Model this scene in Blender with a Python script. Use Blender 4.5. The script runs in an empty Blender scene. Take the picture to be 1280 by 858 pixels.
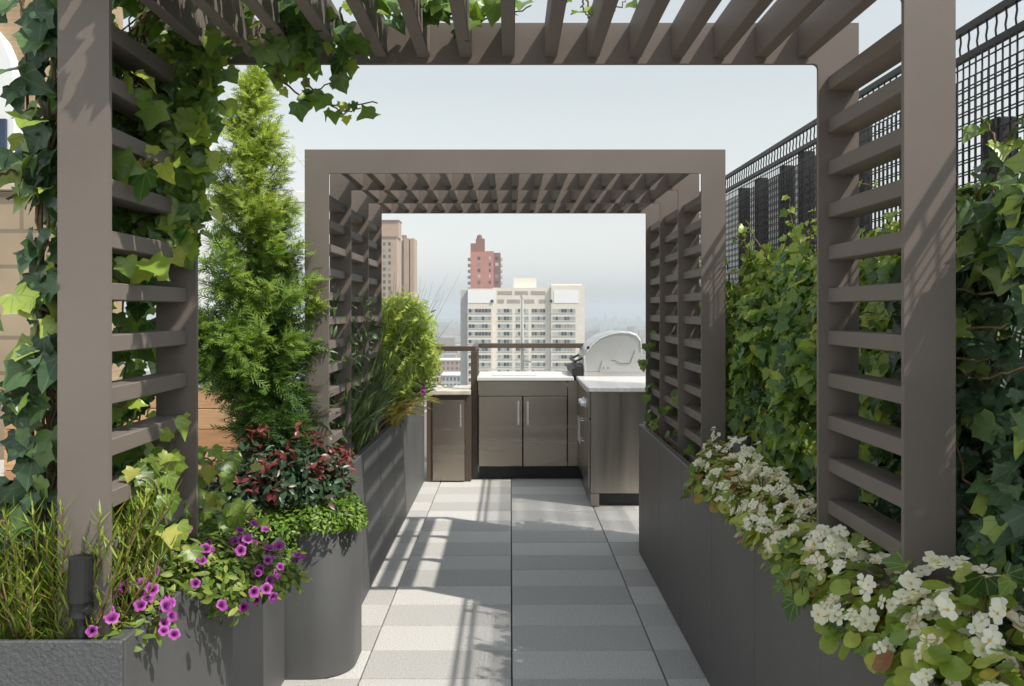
import bpy, math, random
import numpy as np
from mathutils import Vector, Matrix

random.seed(7)
rng = np.random.default_rng(11)
SC = bpy.context.scene
COL = SC.collection
F = 1111.0
CX, CY = 638.0, 389.0           # vanishing point of the photograph


def P(x, y, Y):
    """world point seen at photo pixel (x, y) when it stands Y metres away"""
    return np.array([(x - CX) * Y / F, Y, 1.5 - (y - CY) * Y / F])


# ------------------------------------------------------------------ helpers
class MB:
    def __init__(self):
        self.v, self.f, self.m, self.t = [], [], [], []
        self.tone = 0.5
        self.mi = 0

    def add(self, vs, fs):
        b = len(self.v)
        self.v.extend([tuple(float(c) for c in p) for p in vs])
        self.t.extend([self.tone] * len(vs))
        for f in fs:
            self.f.append([b + i for i in f])
            self.m.append(self.mi)
        return self

    def box(self, x0, x1, y0, y1, z0, z1):
        vs = [(x0, y0, z0), (x1, y0, z0), (x1, y1, z0), (x0, y1, z0),
              (x0, y0, z1), (x1, y0, z1), (x1, y1, z1), (x0, y1, z1)]
        return self.add(vs, [(0, 3, 2, 1), (4, 5, 6, 7), (0, 1, 5, 4),
                             (1, 2, 6, 5), (2, 3, 7, 6), (3, 0, 4, 7)])

    def bbox(self, x0, x1, y0, y1, z0, z1, b=0.004):
        """box with chamfered edges (24 verts)"""
        vs, idx = [], {}
        X, Yv, Z = (x0, x1), (y0, y1), (z0, z1)
        for i in (0, 1):
            for j in (0, 1):
                for k in (0, 1):
                    sx, sy, sz = (1, -1)[i] * b, (1, -1)[j] * b, (1, -1)[k] * b
                    for a, p in enumerate(((X[i], Yv[j] + sy, Z[k] + sz), (X[i] + sx, Yv[j], Z[k] + sz), (X[i] + sx, Yv[j] + sy, Z[k]))):
                        idx[(i, j, k, a)] = len(vs)
                        vs.append(p)
        g = lambda *q: idx[q]
        fs = []
        for s in (0, 1):
            q = [g(s, 0, 0, 0), g(s, 1, 0, 0), g(s, 1, 1, 0), g(s, 0, 1, 0)]
            fs.append(q if s else q[::-1])
            q = [g(0, s, 0, 1), g(1, s, 0, 1), g(1, s, 1, 1), g(0, s, 1, 1)]
            fs.append(q[::-1] if s else q)
            q = [g(0, 0, s, 2), g(1, 0, s, 2), g(1, 1, s, 2), g(0, 1, s, 2)]
            fs.append(q if s else q[::-1])
        for j in (0, 1):
            for k in (0, 1):
                fs.append([g(0, j, k, 1), g(1, j, k, 1), g(1, j, k, 2), g(0, j, k, 2)])
        for i in (0, 1):
            for k in (0, 1):
                fs.append([g(i, 0, k, 0), g(i, 1, k, 0), g(i, 1, k, 2), g(i, 0, k, 2)])
            for j in (0, 1):
                fs.append([g(i, j, 0, 0), g(i, j, 1, 0), g(i, j, 1, 1), g(i, j, 0, 1)])
                for k in (0, 1):
                    fs.append([g(i, j, k, 0), g(i, j, k, 1), g(i, j, k, 2)])
        return self.add(vs, fs)

    def prism(self, poly, a, b, axis='y'):
        """poly: list of 2-D points; extruded from a to b along axis"""
        n = len(poly)
        def mk(p, c):
            if axis == 'y': return (p[0], c, p[1])
            if axis == 'x': return (c, p[0], p[1])
            return (p[0], p[1], c)
        vs = [mk(p, a) for p in poly] + [mk(p, b) for p in poly]
        fs = [list(range(n)), list(range(2 * n - 1, n - 1, -1))]
        fs += [[i, (i + 1) % n, n + (i + 1) % n, n + i] for i in range(n)]
        return self.add(vs, fs)

    def tube(self, pts, r, n=6, r1=None, caps=True):
        pts = [np.array(p, float) for p in pts]
        k = len(pts)
        vs = []
        for i, p in enumerate(pts):
            d = pts[min(i + 1, k - 1)] - pts[max(i - 1, 0)]
            d = d / (np.linalg.norm(d) + 1e-9)
            ref = np.array([0, 0, 1.0]) if abs(d[2]) < 0.9 else np.array([1.0, 0, 0])
            u = np.cross(d, ref); u /= np.linalg.norm(u)
            w = np.cross(d, u)
            rr = r if r1 is None else r + (r1 - r) * i / max(1, k - 1)
            for a in range(n):
                th = 2 * math.pi * a / n
                vs.append(p + rr * (math.cos(th) * u + math.sin(th) * w))
        fs = []
        for i in range(k - 1):
            for a in range(n):
                fs.append([i * n + a, i * n + (a + 1) % n, (i + 1) * n + (a + 1) % n, (i + 1) * n + a])
        if caps:
            fs.append(list(range(n))[::-1])
            fs.append([(k - 1) * n + a for a in range(n)])
        return self.add(vs, fs)

    def build(self, name, mats, parent=None, smooth=False):
        me = bpy.data.meshes.new(name)
        me.from_pydata(self.v, [], self.f)
        mats = mats if isinstance(mats, (list, tuple)) else [mats]
        for m in mats:
            me.materials.append(m)
        if len(mats) > 1:
            me.polygons.foreach_set('material_index', self.m)
        at = me.attributes.new('tone', 'FLOAT', 'POINT')
        at.data.foreach_set('value', self.t)
        if smooth:
            me.polygons.foreach_set('use_smooth', [True] * len(me.polygons))
        import bmesh
        bm = bmesh.new(); bm.from_mesh(me)
        bmesh.ops.recalc_face_normals(bm, faces=bm.faces)
        bm.to_mesh(me); bm.free()
        return link(name, me, parent)


def link(name, me, parent=None):
    o = bpy.data.objects.new(name, me)
    COL.objects.link(o)
    if parent is not None:
        attach(o, parent)
    return o


def world_loc(o):
    p = Vector(o.location)
    while o.parent:
        o = o.parent
        p = p + Vector(o.location) if o.type == 'EMPTY' else p
    return p


def attach(o, parent):
    o.parent = parent
    root = parent
    while root.parent:
        root = root.parent
    if parent.type == 'EMPTY':
        o.matrix_parent_inverse = Matrix.Translation(-Vector(parent.location))
    else:
        o.matrix_parent_inverse = Matrix.Identity(4)   # parent mesh sits at identity in world space


def thing(name, label, cat, loc, group=None):
    o = bpy.data.objects.new(name, None)
    o.empty_display_size = 0.1
    COL.objects.link(o)
    o.location = loc
    o['label'] = label
    o['category'] = cat
    if group:
        o['group'] = group
    return o


def tag(o, label, cat, group=None):
    o['label'] = label; o['category'] = cat
    if group: o['group'] = group
    return o


def structure(o):
    o['kind'] = 'structure'
    return o


def lin(c):
    return tuple((x / 12.92 if x <= 0.04045 else ((x + 0.055) / 1.055) ** 2.4) for x in c)


# ---------------------------------------------------------------- materials
def nmat(name):
    m = bpy.data.materials.new(name)
    m.use_nodes = True
    nt = m.node_tree
    return m, nt, nt.nodes['Principled BSDF']


def paint(name, c, rough=0.5, var=0.12, scale=3.0, bump=0.05, bscale=220.0, metallic=0.0, stretch=(1, 1, 1), dirt=0.0, spec=0.5):
    m, nt, p = nmat(name)
    N, L = nt.nodes, nt.links
    tc = N.new('ShaderNodeTexCoord')
    mp = N.new('ShaderNodeMapping'); mp.inputs['Scale'].default_value = stretch
    L.new(tc.outputs['Object'], mp.inputs['Vector'])
    no = N.new('ShaderNodeTexNoise'); no.inputs['Scale'].default_value = scale; no.inputs['Detail'].default_value = 6
    L.new(mp.outputs[0], no.inputs['Vector'])
    cr = N.new('ShaderNodeValToRGB')
    cr.color_ramp.elements[0].position = 0.3; cr.color_ramp.elements[1].position = 0.7
    cr.color_ramp.elements[0].color = (*[x * (1 - var) for x in c], 1)
    cr.color_ramp.elements[1].color = (*[min(1, x * (1 + var)) for x in c], 1)
    L.new(no.outputs['Fac'], cr.inputs[0])
    out = cr.outputs[0]
    if dirt > 0:
        n2 = N.new('ShaderNodeTexNoise'); n2.inputs['Scale'].default_value = 1.3; n2.inputs['Detail'].default_value = 10; n2.inputs['Roughness'].default_value = .7
        L.new(tc.outputs['Object'], n2.inputs['Vector'])
        r2 = N.new('ShaderNodeValToRGB'); r2.color_ramp.elements[0].position = .5; r2.color_ramp.elements[1].position = .75
        L.new(n2.outputs['Fac'], r2.inputs[0])
        mx = N.new('ShaderNodeMix'); mx.data_type = 'RGBA'
        mul = N.new('ShaderNodeMath'); mul.operation = 'MULTIPLY'; mul.inputs[1].default_value = dirt
        L.new(r2.outputs[0], mul.inputs[0]); L.new(mul.outputs[0], mx.inputs[0])
        L.new(out, mx.inputs[6]); mx.inputs[7].default_value = (0.25, 0.22, 0.19, 1)
        out = mx.outputs[2]
    L.new(out, p.inputs['Base Color'])
    p.inputs['Roughness'].default_value = rough
    p.inputs['Metallic'].default_value = metallic
    p.inputs['Specular IOR Level'].default_value = spec
    rr = N.new('ShaderNodeMapRange'); rr.inputs[3].default_value = rough - .08; rr.inputs[4].default_value = rough + .1
    L.new(no.outputs['Fac'], rr.inputs[0]); L.new(rr.outputs[0], p.inputs['Roughness'])
    if bump:
        nb = N.new('ShaderNodeTexNoise'); nb.inputs['Scale'].default_value = bscale; nb.inputs['Detail'].default_value = 3
        L.new(mp.outputs[0], nb.inputs['Vector'])
        bp = N.new('ShaderNodeBump'); bp.inputs['Strength'].default_value = bump; bp.inputs['Distance'].default_value = 0.01
        L.new(nb.outputs['Fac'], bp.inputs['Height']); L.new(bp.outputs[0], p.inputs['Normal'])
    return m


def tone_mat(name, stops, rough=0.5, trans=0.0, vein=None, noise=0.0, nscale=40, bump=0.0, spec=0.5, coat=0.0):
    """colour taken from the per-piece 'tone' attribute through a ramp"""
    m, nt, p = nmat(name)
    N, L = nt.nodes, nt.links
    a = N.new('ShaderNodeAttribute'); a.attribute_name = 'tone'
    cr = N.new('ShaderNodeValToRGB')
    el = cr.color_ramp.elements
    while len(el) < len(stops): el.new(0.5)
    for e, (pos, c) in zip(el, stops):
        e.position = pos; e.color = (*c, 1)
    L.new(a.outputs['Fac'], cr.inputs[0])
    out = cr.outputs[0]
    tc = N.new('ShaderNodeTexCoord')
    if noise:
        no = N.new('ShaderNodeTexNoise'); no.inputs['Scale'].default_value = nscale; no.inputs['Detail'].default_value = 5
        L.new(tc.outputs['Object'], no.inputs['Vector'])
        mr = N.new('ShaderNodeMapRange'); mr.inputs[1].default_value = .3; mr.inputs[2].default_value = .7
        mr.inputs[3].default_value = 1 - noise; mr.inputs[4].default_value = 1 + noise
        L.new(no.outputs['Fac'], mr.inputs[0])
        mx = N.new('ShaderNodeVectorMath'); mx.operation = 'SCALE'
        L.new(out, mx.inputs[0]); L.new(mr.outputs[0], mx.inputs['Scale'])
        out = mx.outputs[0]
    if vein:
        uv = N.new('ShaderNodeUVMap')
        sp = N.new('ShaderNodeSeparateXYZ'); L.new(uv.outputs[0], sp.inputs[0])
        def mth(op, x, y=None):
            n = N.new('ShaderNodeMath'); n.operation = op
            for i, q in enumerate((x, y)):
                if q is None: continue
                if isinstance(q, (int, float)): n.inputs[i].default_value = q
                else: L.new(q, n.inputs[i])
            return n.outputs[0]
        ax = mth('ABSOLUTE', sp.outputs[0])
        best = ax
        for ang in (38, 78):
            c_, s_ = math.cos(math.radians(ang)), math.sin(math.radians(ang))
            d = mth('ABSOLUTE', mth('SUBTRACT', mth('MULTIPLY', ax, c_), mth('MULTIPLY', sp.outputs[1], s_)))
            best = mth('MINIMUM', best, d)
        mr = N.new('ShaderNodeMapRange'); mr.inputs[1].default_value = .008; mr.inputs[2].default_value = .028
        mr.inputs[3].default_value = 0.55; mr.inputs[4].default_value = 0
        L.new(best, mr.inputs[0])
        mx = N.new('ShaderNodeMix'); mx.data_type = 'RGBA'
        L.new(mr.outputs[0], mx.inputs[0]); L.new(out, mx.inputs[6]); mx.inputs[7].default_value = (*vein, 1)
        out = mx.outputs[2]
    L.new(out, p.inputs['Base Color'])
    p.inputs['Roughness'].default_value = rough
    p.inputs['Specular IOR Level'].default_value = spec
    if bump:
        nb = N.new('ShaderNodeTexNoise'); nb.inputs['Scale'].default_value = nscale * 2; nb.inputs['Detail'].default_value = 6
        L.new(tc.outputs['Object'], nb.inputs['Vector'])
        bp = N.new('ShaderNodeBump'); bp.inputs['Strength'].default_value = bump; bp.inputs['Distance'].default_value = 0.01
        L.new(nb.outputs['Fac'], bp.inputs['Height']); L.new(bp.outputs[0], p.inputs['Normal'])
    if trans:
        tr = N.new('ShaderNodeBsdfTranslucent')
        hs = N.new('ShaderNodeVectorMath'); hs.operation = 'MULTIPLY'
        L.new(out, hs.inputs[0]); hs.inputs[1].default_value = (1.5, 1.6, .7)
        L.new(hs.outputs[0], tr.inputs['Color'])
        ms = N.new('ShaderNodeMixShader'); ms.inputs[0].default_value = trans
        L.new(p.outputs[0], ms.inputs[1]); L.new(tr.outputs[0], ms.inputs[2])
        L.new(ms.outputs[0], N['Material Output'].inputs['Surface'])
    return m


M = {}
M['frame'] = paint('pergola_paint', (0.182, 0.154, 0.135), rough=.55, var=.08, bump=.05, bscale=320, dirt=.06, spec=.28)
M['planter'] = paint('planter_grey', (0.092, 0.094, 0.095), rough=.5, var=.12, scale=2.5, bump=.12, bscale=260, dirt=.1)
M['planter_b'] = paint('planter_brown_grey', (0.112, 0.105, 0.1), rough=.48, var=.14, scale=2.5, bump=.05, bscale=300, dirt=.1)
M['mulch'] = tone_mat('mulch', [(0, (.035, .014, .008)), (.5, (.12, .045, .02)), (1, (.3, .14, .06))], rough=.9, noise=.5, nscale=60, bump=.6)
M['steel'] = paint('brushed_steel', (0.34, 0.298, 0.25), rough=.24, var=.1, scale=1.0, bump=.015, bscale=90, metallic=1.0, stretch=(.6, .6, 14))
M['steel_side'] = paint('brushed_steel_side', (0.37, 0.335, 0.29), rough=.3, var=.1, scale=1.0, bump=.012, bscale=90, metallic=1.0, stretch=(14, 14, .6))
M['hood'] = paint('hood_steel', (0.60, 0.60, 0.59), rough=.33, var=.05, bump=0, metallic=.75)
M['chrome'] = paint('chrome', (0.82, 0.81, 0.79), rough=.28, var=.02, bump=0, metallic=.75)
M['black'] = paint('black_metal', (0.016, 0.016, 0.017), rough=.5, var=.1, bump=.03)
M['counter'] = paint('white_counter', (0.66, 0.65, 0.625), rough=.3, var=.03, scale=60, bump=0)
M['stone'] = paint('cream_stone', (0.55, 0.50, 0.42), rough=.5, var=.2, scale=9, bump=.03)
M['rail'] = paint('bronze_rail', (0.085, 0.062, 0.045), rough=.45, var=.1, bump=.03)
M['bark_frame'] = paint('brown_board', (0.11, 0.075, 0.045), rough=.6, var=.3, scale=8, stretch=(1, 1, .15))
M['fence'] = paint('fence_steel', (0.018, 0.018, 0.02), rough=.5, var=.1, bump=0)
M['white'] = paint('white_paint', (0.8, 0.8, 0.79), rough=.45, var=.03, bump=.02)
M['stem'] = paint('stem_bark', (0.13, 0.075, 0.04), rough=.8, var=.35, scale=40, bump=.3)
M['vine'] = paint('vine_stem', (0.16, 0.11, 0.05), rough=.7, var=.3, scale=30, bump=.1)
M['cable'] = paint('steel_cable', (.45, .45, .45), rough=.4, bump=0)
M['grey_metal'] = paint('grey_fixture', (.11, .11, .12), rough=.4, var=.05, bump=.02)
M['pole'] = paint('pole_steel', (.62, .6, .58), rough=.35, var=.05, bump=0, metallic=.3)

IVY_VEIN = (.22, .30, .12)
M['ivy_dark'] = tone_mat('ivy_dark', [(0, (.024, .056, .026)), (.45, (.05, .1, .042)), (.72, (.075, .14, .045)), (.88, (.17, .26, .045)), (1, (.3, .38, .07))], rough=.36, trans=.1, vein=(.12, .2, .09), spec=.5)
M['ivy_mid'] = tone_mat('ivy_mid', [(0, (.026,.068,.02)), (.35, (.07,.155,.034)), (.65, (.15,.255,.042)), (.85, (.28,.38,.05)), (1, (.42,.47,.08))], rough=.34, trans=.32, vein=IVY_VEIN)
M['ivy_light'] = tone_mat('ivy_light', [(0, (.06, .13, .025)), (.4, (.13, .22, .03)), (.8, (.25, .33, .05)), (1, (.4, .4, .09))], rough=.38, trans=.28, vein=(.4, .45, .2))
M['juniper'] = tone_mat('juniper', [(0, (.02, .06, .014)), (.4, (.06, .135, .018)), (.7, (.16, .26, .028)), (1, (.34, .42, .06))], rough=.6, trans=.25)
M['lime'] = tone_mat('lime_shrub', [(0, (.08, .16, .02)), (.5, (.26, .36, .04)), (1, (.5, .54, .1))], rough=.5, trans=.3)
M['strap'] = tone_mat('strap_leaf', [(0, (.018, .04, .016)), (.5, (.06, .115, .035)), (1, (.17, .26, .07))], rough=.4, trans=.15)
M['feather'] = tone_mat('feather_leaf', [(0, (.05, .11, .015)), (.5, (.17, .25, .027)), (.88, (.32, .37, .05)), (.95, (.45, .36, .05)), (1, (.42, .25, .05))], rough=.45, trans=.25)
M['red_leaf'] = tone_mat('red_leaf', [(0, (.02, .05, .025)), (.45, (.05, .10, .045)), (.62, (.07, .09, .04)), (.72, (.12, .03, .025)), (1, (.2, .035, .035))], rough=.36, trans=.15)
M['cover'] = tone_mat('cover_leaf', [(0, (.04, .10, .015)), (.5, (.13, .24, .025)), (1, (.28, .38, .05))], rough=.45, trans=.25)
M['pet_leaf'] = tone_mat('petunia_leaf', [(0, (.04, .09, .015)), (.5, (.13, .21, .03)), (1, (.32, .36, .07))], rough=.5, trans=.25)
M['pet'] = tone_mat('petunia_petal', [(0, (.03, .003, .03)), (.3, (.15, .012, .14)), (.65, (.33, .04, .32)), (1, (.55, .2, .52))], rough=.55, trans=.25)
M['beg_leaf'] = tone_mat('begonia_leaf', [(0, (.07, .15, .025)), (.5, (.27, .36, .05)), (.8, (.45, .47, .09)), (.92, (.36, .26, .05)), (1, (.28, .11, .04))], rough=.32, trans=.22, noise=.15, nscale=50)
M['beg'] = tone_mat('begonia_petal', [(0, (.6, .42, .1)), (.12, (.75, .68, .4)), (.3, (.82, .79, .68)), (.8, (.86, .84, .78)), (1, (.78, .55, .42))], rough=.5, trans=.25)
M['coleus'] = tone_mat('yellow_leaf', [(0, (.2, .22, .03)), (.5, (.42, .36, .04)), (.85, (.55, .36, .05)), (1, (.35, .08, .22))], rough=.5, trans=.2)


# ------------------------------------------------------------ leaf meshes
def template_ivy(var=0):
    r = random.Random(var)
    h = [(0.15, -0.10), (0.33, -0.11), (0.49, 0.02), (0.45, 0.18), (0.48, 0.29), (0.60, 0.47), (0.42, 0.55), (0.29, 0.67), (0.13, 0.87)]
    pts = [(0, 0.02)]
    j = lambda s: 1 + s * (r.random() - .5)
    right = [(x * j(.14), y * j(.14)) for x, y in h]
    left = [(-x * j(.14), y * j(.14)) for x, y in h]
    out = [(0, 0.0)] + right + [(0, 1.0 * j(.1))] + left[::-1]
    mid = [(0, .25), (0, .55)]
    V = out + mid
    n = len(out); c0, c1 = n, n + 1
    Fs = []
    half = len(h)
    for s in range(n):
        a, b = s, (s + 1) % n
        ya = (out[a][1] + out[b][1]) / 2
        Fs.append((a, b, c0 if ya < .42 else c1))
    # bridges where the fan changes centre
    for s in range(n):
        a, b, c = s, (s + 1) % n, (s + 2) % n
        y1 = (out[a][1] + out[b][1]) / 2 < .42; y2 = (out[b][1] + out[c][1]) / 2 < .42
        if y1 != y2:
            Fs.append((b, c1, c0) if y1 else (b, c0, c1))
    V3 = [(x, y, (.3 + .12 * math.sin(var * 2.1)) * abs(x) - (.22 + .12 * math.cos(var * 1.7)) * y * y + .09 * math.sin(9 * x + 6 * y + var) * (abs(x) + .1)) for x, y in V]
    return V3, Fs


def template_round(var=0, n=12, cup=.25):
    r = random.Random(var + 50)
    out = []
    for i in range(n):
        a = 2 * math.pi * i / n - math.pi / 2
        rr = .5 * (1 + .12 * (r.random() - .5)) * (0.72 if i == 0 else 1)
        out.append((rr * math.cos(a) * 1.0, .5 + rr * math.sin(a)))
    V = out + [(0, .45)]
    Fs = [(i, (i + 1) % n, n) for i in range(n)]
    V3 = [(x, y, cup * (x * x + (y - .45) ** 2) * 1.6 + .04 * math.sin(7 * x + 5 * y + var)) for x, y in V]
    return V3, Fs


def template_lens(w=.42, fold=.25, droop=.2):
    ys = [0, .22, .5, .78, 1]
    ws = [0, .38, .5, .34, 0]
    V, Fs = [], []
    for y, q in zip(ys, ws):
        for s in (-1, 0, 1):
            x = s * q * w
            V.append((x, y, fold * abs(x) - droop * y * y))
    for i in range(4):
        a = 3 * i
        Fs += [(a, a + 1, a + 4, a + 3), (a + 1, a + 2, a + 5, a + 4)]
    return V, Fs


def template_blade(w=.08, droop=.25):
    ys = [0, .35, .7, 1]
    ws = [.6, 1, .75, .05]
    V, Fs = [], []
    for y, q in zip(ys, ws):
        V += [(-q * w / 2, y, -droop * y * y), (q * w / 2, y, -droop * y * y)]
    for i in range(3):
        a = 2 * i
        Fs.append((a, a + 1, a + 3, a + 2))
    return V, Fs


def template_sprig(n=9, w=.05, seed=0):
    """flat feathery spray: short narrow leaflets along a stem"""
    r = random.Random(seed)
    V, Fs = [], []
    def strip(p, d, L, wd):
        p = np.array(p); d = np.array(d, float); d /= np.linalg.norm(d)
        s = np.cross(d, (0, 0, 1)); s /= (np.linalg.norm(s) + 1e-9)
        b = len(V)
        V.extend([tuple(p - s * wd / 2), tuple(p + s * wd / 2), tuple(p + d * L * .6 + s * wd * .45), tuple(p + d * L), tuple(p + d * L * .6 - s * wd * .45)])
        Fs.append((b, b + 1, b + 2, b + 3, b + 4))
    strip((0, 0, 0), (0, 1, 0), 1.0, w)
    for i in range(n):
        y = .1 + .8 * i / n
        s = 1 if i % 2 else -1
        strip((0, y, 0), (s * (.55 + .3 * r.random()), .8, .5 * (r.random() - .5)), .34 * (1.15 - .6 * y), w * .9)
    return V, Fs


def unit(a):
    return a / (np.linalg.norm(a, axis=-1, keepdims=True) + 1e-9)


def leaves(name, mat, temps, pos, nrm, tip, scale, tone, parent=None, tone_local=None):
    """one mesh holding every leaf of one plant"""
    pos, nrm, tip = np.asarray(pos, float), unit(np.asarray(nrm, float)), np.asarray(tip, float)
    n = len(pos)
    tip = tip - nrm * np.sum(tip * nrm, axis=1, keepdims=True)
    tip = unit(tip)
    bi = np.cross(tip, nrm)
    which = np.arange(n) % len(temps)
    VV, TT, UV, LI, LS, off = [], [], [], [], [], 0
    for k, (tv, tf) in enumerate(temps):
        idx = np.where(which == k)[0]
        if len(idx) == 0: continue
        tv = np.array(tv, float)
        m = len(tv)
        sc = np.asarray(scale)[idx][:, None, None]
        loc = (tv[None, :, 0:1] * bi[idx][:, None, :] + tv[None, :, 1:2] * tip[idx][:, None, :] + tv[None, :, 2:3] * nrm[idx][:, None, :]) * sc
        v = pos[idx][:, None, :] + loc
        VV.append(v.reshape(-1, 3))
        t = np.repeat(np.asarray(tone)[idx], m)
        if tone_local is not None:
            t = (np.asarray(tone)[idx][:, None] + tone_local(tv)[None, :]).reshape(-1)
        TT.append(t)
        flat = np.concatenate([np.array(f) for f in tf])
        sizes = np.array([len(f) for f in tf])
        base = off + np.arange(len(idx)) * m
        LI.append((base[:, None] + flat[None, :]).reshape(-1))
        LS.append(np.tile(sizes, len(idx)))
        UV.append(np.tile(tv[flat][:, :2], (len(idx), 1)))
        off += m * len(idx)
    VV = np.concatenate(VV); TT = np.clip(np.concatenate(TT), 0, 1); LI = np.concatenate(LI); LS = np.concatenate(LS); UV = np.concatenate(UV)
    me = bpy.data.meshes.new(name)
    me.vertices.add(len(VV)); me.vertices.foreach_set('co', VV.astype(np.float32).ravel())
    me.loops.add(len(LI)); me.loops.foreach_set('vertex_index', LI.astype(np.int32))
    me.polygons.add(len(LS))
    st = np.concatenate([[0], np.cumsum(LS)[:-1]]).astype(np.int32)
    me.polygons.foreach_set('loop_start', st)
    me.polygons.foreach_set('loop_total', LS.astype(np.int32))
    me.update(calc_edges=True)
    a = me.attributes.new('tone', 'FLOAT', 'POINT'); a.data.foreach_set('value', TT.astype(np.float32))
    uv = me.uv_layers.new(name='UVMap'); uv.data.foreach_set('uv', UV.astype(np.float32).ravel())
    me.polygons.foreach_set('use_smooth', np.ones(len(LS), dtype=bool))
    me.materials.append(mat)
    me.validate()
    return link(name, me, parent)


IVY = [template_ivy(i) for i in range(6)]
ROUND = [template_round(i) for i in range(5)]
LENS = [template_lens(), template_lens(.5, .3, .3), template_lens(.36, .2, .1)]
SMALL = [([(0, 0, 0), (.3, .5, .06), (0, 1, -.1), (-.3, .5, .06)], [(0, 1, 2, 3)])]
BLADE = [template_blade(.08, .15), template_blade(.08, .4), template_blade(.1, .02)]
SPRIG = [template_sprig(9, .055, i) for i in range(4)]


def rnd(n, s=1.0):
    return rng.normal(0, s, (n, 3))


def wob(p, f=7.0, ph=0.0):
    p = np.asarray(p)
    return (np.sin(p[..., 0] * f + 1.7 * np.sin(p[..., 1] * f * .7 + ph) + ph) + np.sin(p[..., 1] * f * 1.3 + 2.1 * np.sin(p[..., 2] * f * .9)) + np.sin(p[..., 2] * f * 1.1 + ph * 2 + p[..., 0] * f)) / 3


def blob(center, radii, n, shell=.55, up=.5, f=9.0, amp=.25, ph=0.0, low=-.8):
    """positions and normals of leaves through an uneven ellipsoid, denser near its surface"""
    d = unit(rng.normal(0, 1, (n * 8 + 20, 3)))
    d = d[d[:, 2] > low][:n]
    r = 1 - shell * rng.random(len(d)) ** 1.6
    w = 1 + amp * wob(d * 1.0, 4.0, ph) + .06 * rng.normal(size=len(d))
    p = np.array(center) + d * np.array(radii) * (r * w)[:, None]
    nr = unit(d / np.array(radii)) + np.array([0, 0, up])
    return p, nr, r


def vine_path(pts, n=24, jit=.006):
    """smooth curve through pts"""
    pts = np.array(pts, float)
    k = len(pts)
    out = []
    for i in range(k - 1):
        p0, p1, p2, p3 = pts[max(i - 1, 0)], pts[i], pts[i + 1], pts[min(i + 2, k - 1)]
        m = max(3, n // (k - 1))
        for t in np.linspace(0, 1, m, endpoint=(i == k - 2)):
            out.append(.5 * ((2 * p1) + (-p0 + p2) * t + (2 * p0 - 5 * p1 + 4 * p2 - p3) * t * t + (-p0 + 3 * p1 - 3 * p2 + p3) * t ** 3))
    out = np.array(out)
    return out + rng.normal(0, jit, out.shape)


def on_vine(path, step, size, face, spread=.5, petiole=.04, down=.6):
    """leaf positions along a vine"""
    seg = np.linalg.norm(np.diff(path, axis=0), axis=1)
    L = np.concatenate([[0], np.cumsum(seg)])
    s = np.arange(step * .5, L[-1], step) + rng.normal(0, step * .2, len(np.arange(step * .5, L[-1], step)))
    s = np.clip(s, 0, L[-1])
    q = np.stack([np.interp(s, L, path[:, i]) for i in range(3)], 1)
    n = len(s)
    side = rnd(n)
    side = unit(side) * petiole * rng.uniform(.4, 1.2, (n, 1))
    nr = np.array(face)[None, :] + rnd(n, spread)
    tp = side * 10 + np.array([0, 0, -down]) + rnd(n, .35)
    sc = size * rng.uniform(.55, 1.25, n)
    return q + side, nr, tp, sc


def cat(*a):
    return [np.concatenate(x) for x in zip(*a)]

# =================================================================== CAMERA
cam = bpy.data.cameras.new('camera')
co = bpy.data.objects.new('camera', cam); COL.objects.link(co)
co.location = (0, 0, 1.5); co.rotation_euler = (math.radians(90), 0, 0)
cam.sensor_width = 36; cam.lens = 36 * F / 1280
cam.shift_x = (640 - CX) / 1280; cam.shift_y = -(429 - CY) / 1280
cam.clip_start = .05; cam.clip_end = 40000
SC.camera = co

# ================================================================ THE DECK
slab = MB().box(-8, 1.6, -4, 9.1, -3.2, -.062)
structure(slab.build('roof_deck', paint('deck_concrete', (.12, .115, .11), rough=.9, var=.2)))
pv = MB()
cols = [(-1.24, -.617), (-.611, .003), (.009, .631), (.637, 1.26)]
ROW = .3045
for ci, (a, b) in enumerate(cols):
    for k in range(-14, 18):
        y0 = 3.631 + ROW * k
        y1 = y0 + ROW - .0055
        if y1 > 9.0: continue
        pv.tone = (.16 if (k + ci) % 2 else .66) + rng.uniform(-.16, .16)
        dz = rng.uniform(-.0012, .0012)
        pv.bbox(a, b, y0, y1, -.06 + dz, dz, .003)
pav_m = tone_mat('concrete_paver', [(0, (.42, .413, .40)), (1, (.60, .59, .57))], rough=.85, noise=.22, nscale=130, bump=.35)
nt = pav_m.node_tree
structure(pv.build('paving', pav_m))
# ground strip under planters on both sides
structure(MB().box(-8, -1.245, -4, 9.0, -.061, -.006).build('side_paving', paint('side_concrete', (.4, .38, .35), rough=.9, var=.15)))
# dust and soil line washed along the foot of the planters
# ================================================================ PERGOLAS
T = .014


def frame_plate(mb, xl, xr, w, y, z0, zi, zt, rad=.02):
    inner = []
    poly = [(xl, z0), (xl, zt), (xr, zt), (xr, z0), (xr - w, z0)]
    for i in range(5):
        a = math.pi / 2 * i / 4
        poly.append((xr - w - rad + rad * math.cos(a), zi - rad + rad * math.sin(a)))
    for i in range(5):
        a = math.pi / 2 + math.pi / 2 * i / 4
        poly.append((xl + w + rad + rad * math.cos(a), zi - rad + rad * math.sin(a)))
    poly.append((xl + w, z0))
    # build as quads (legs + beam) so that it shades cleanly
    mb.prism(poly, y, y + T, 'y')


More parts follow.
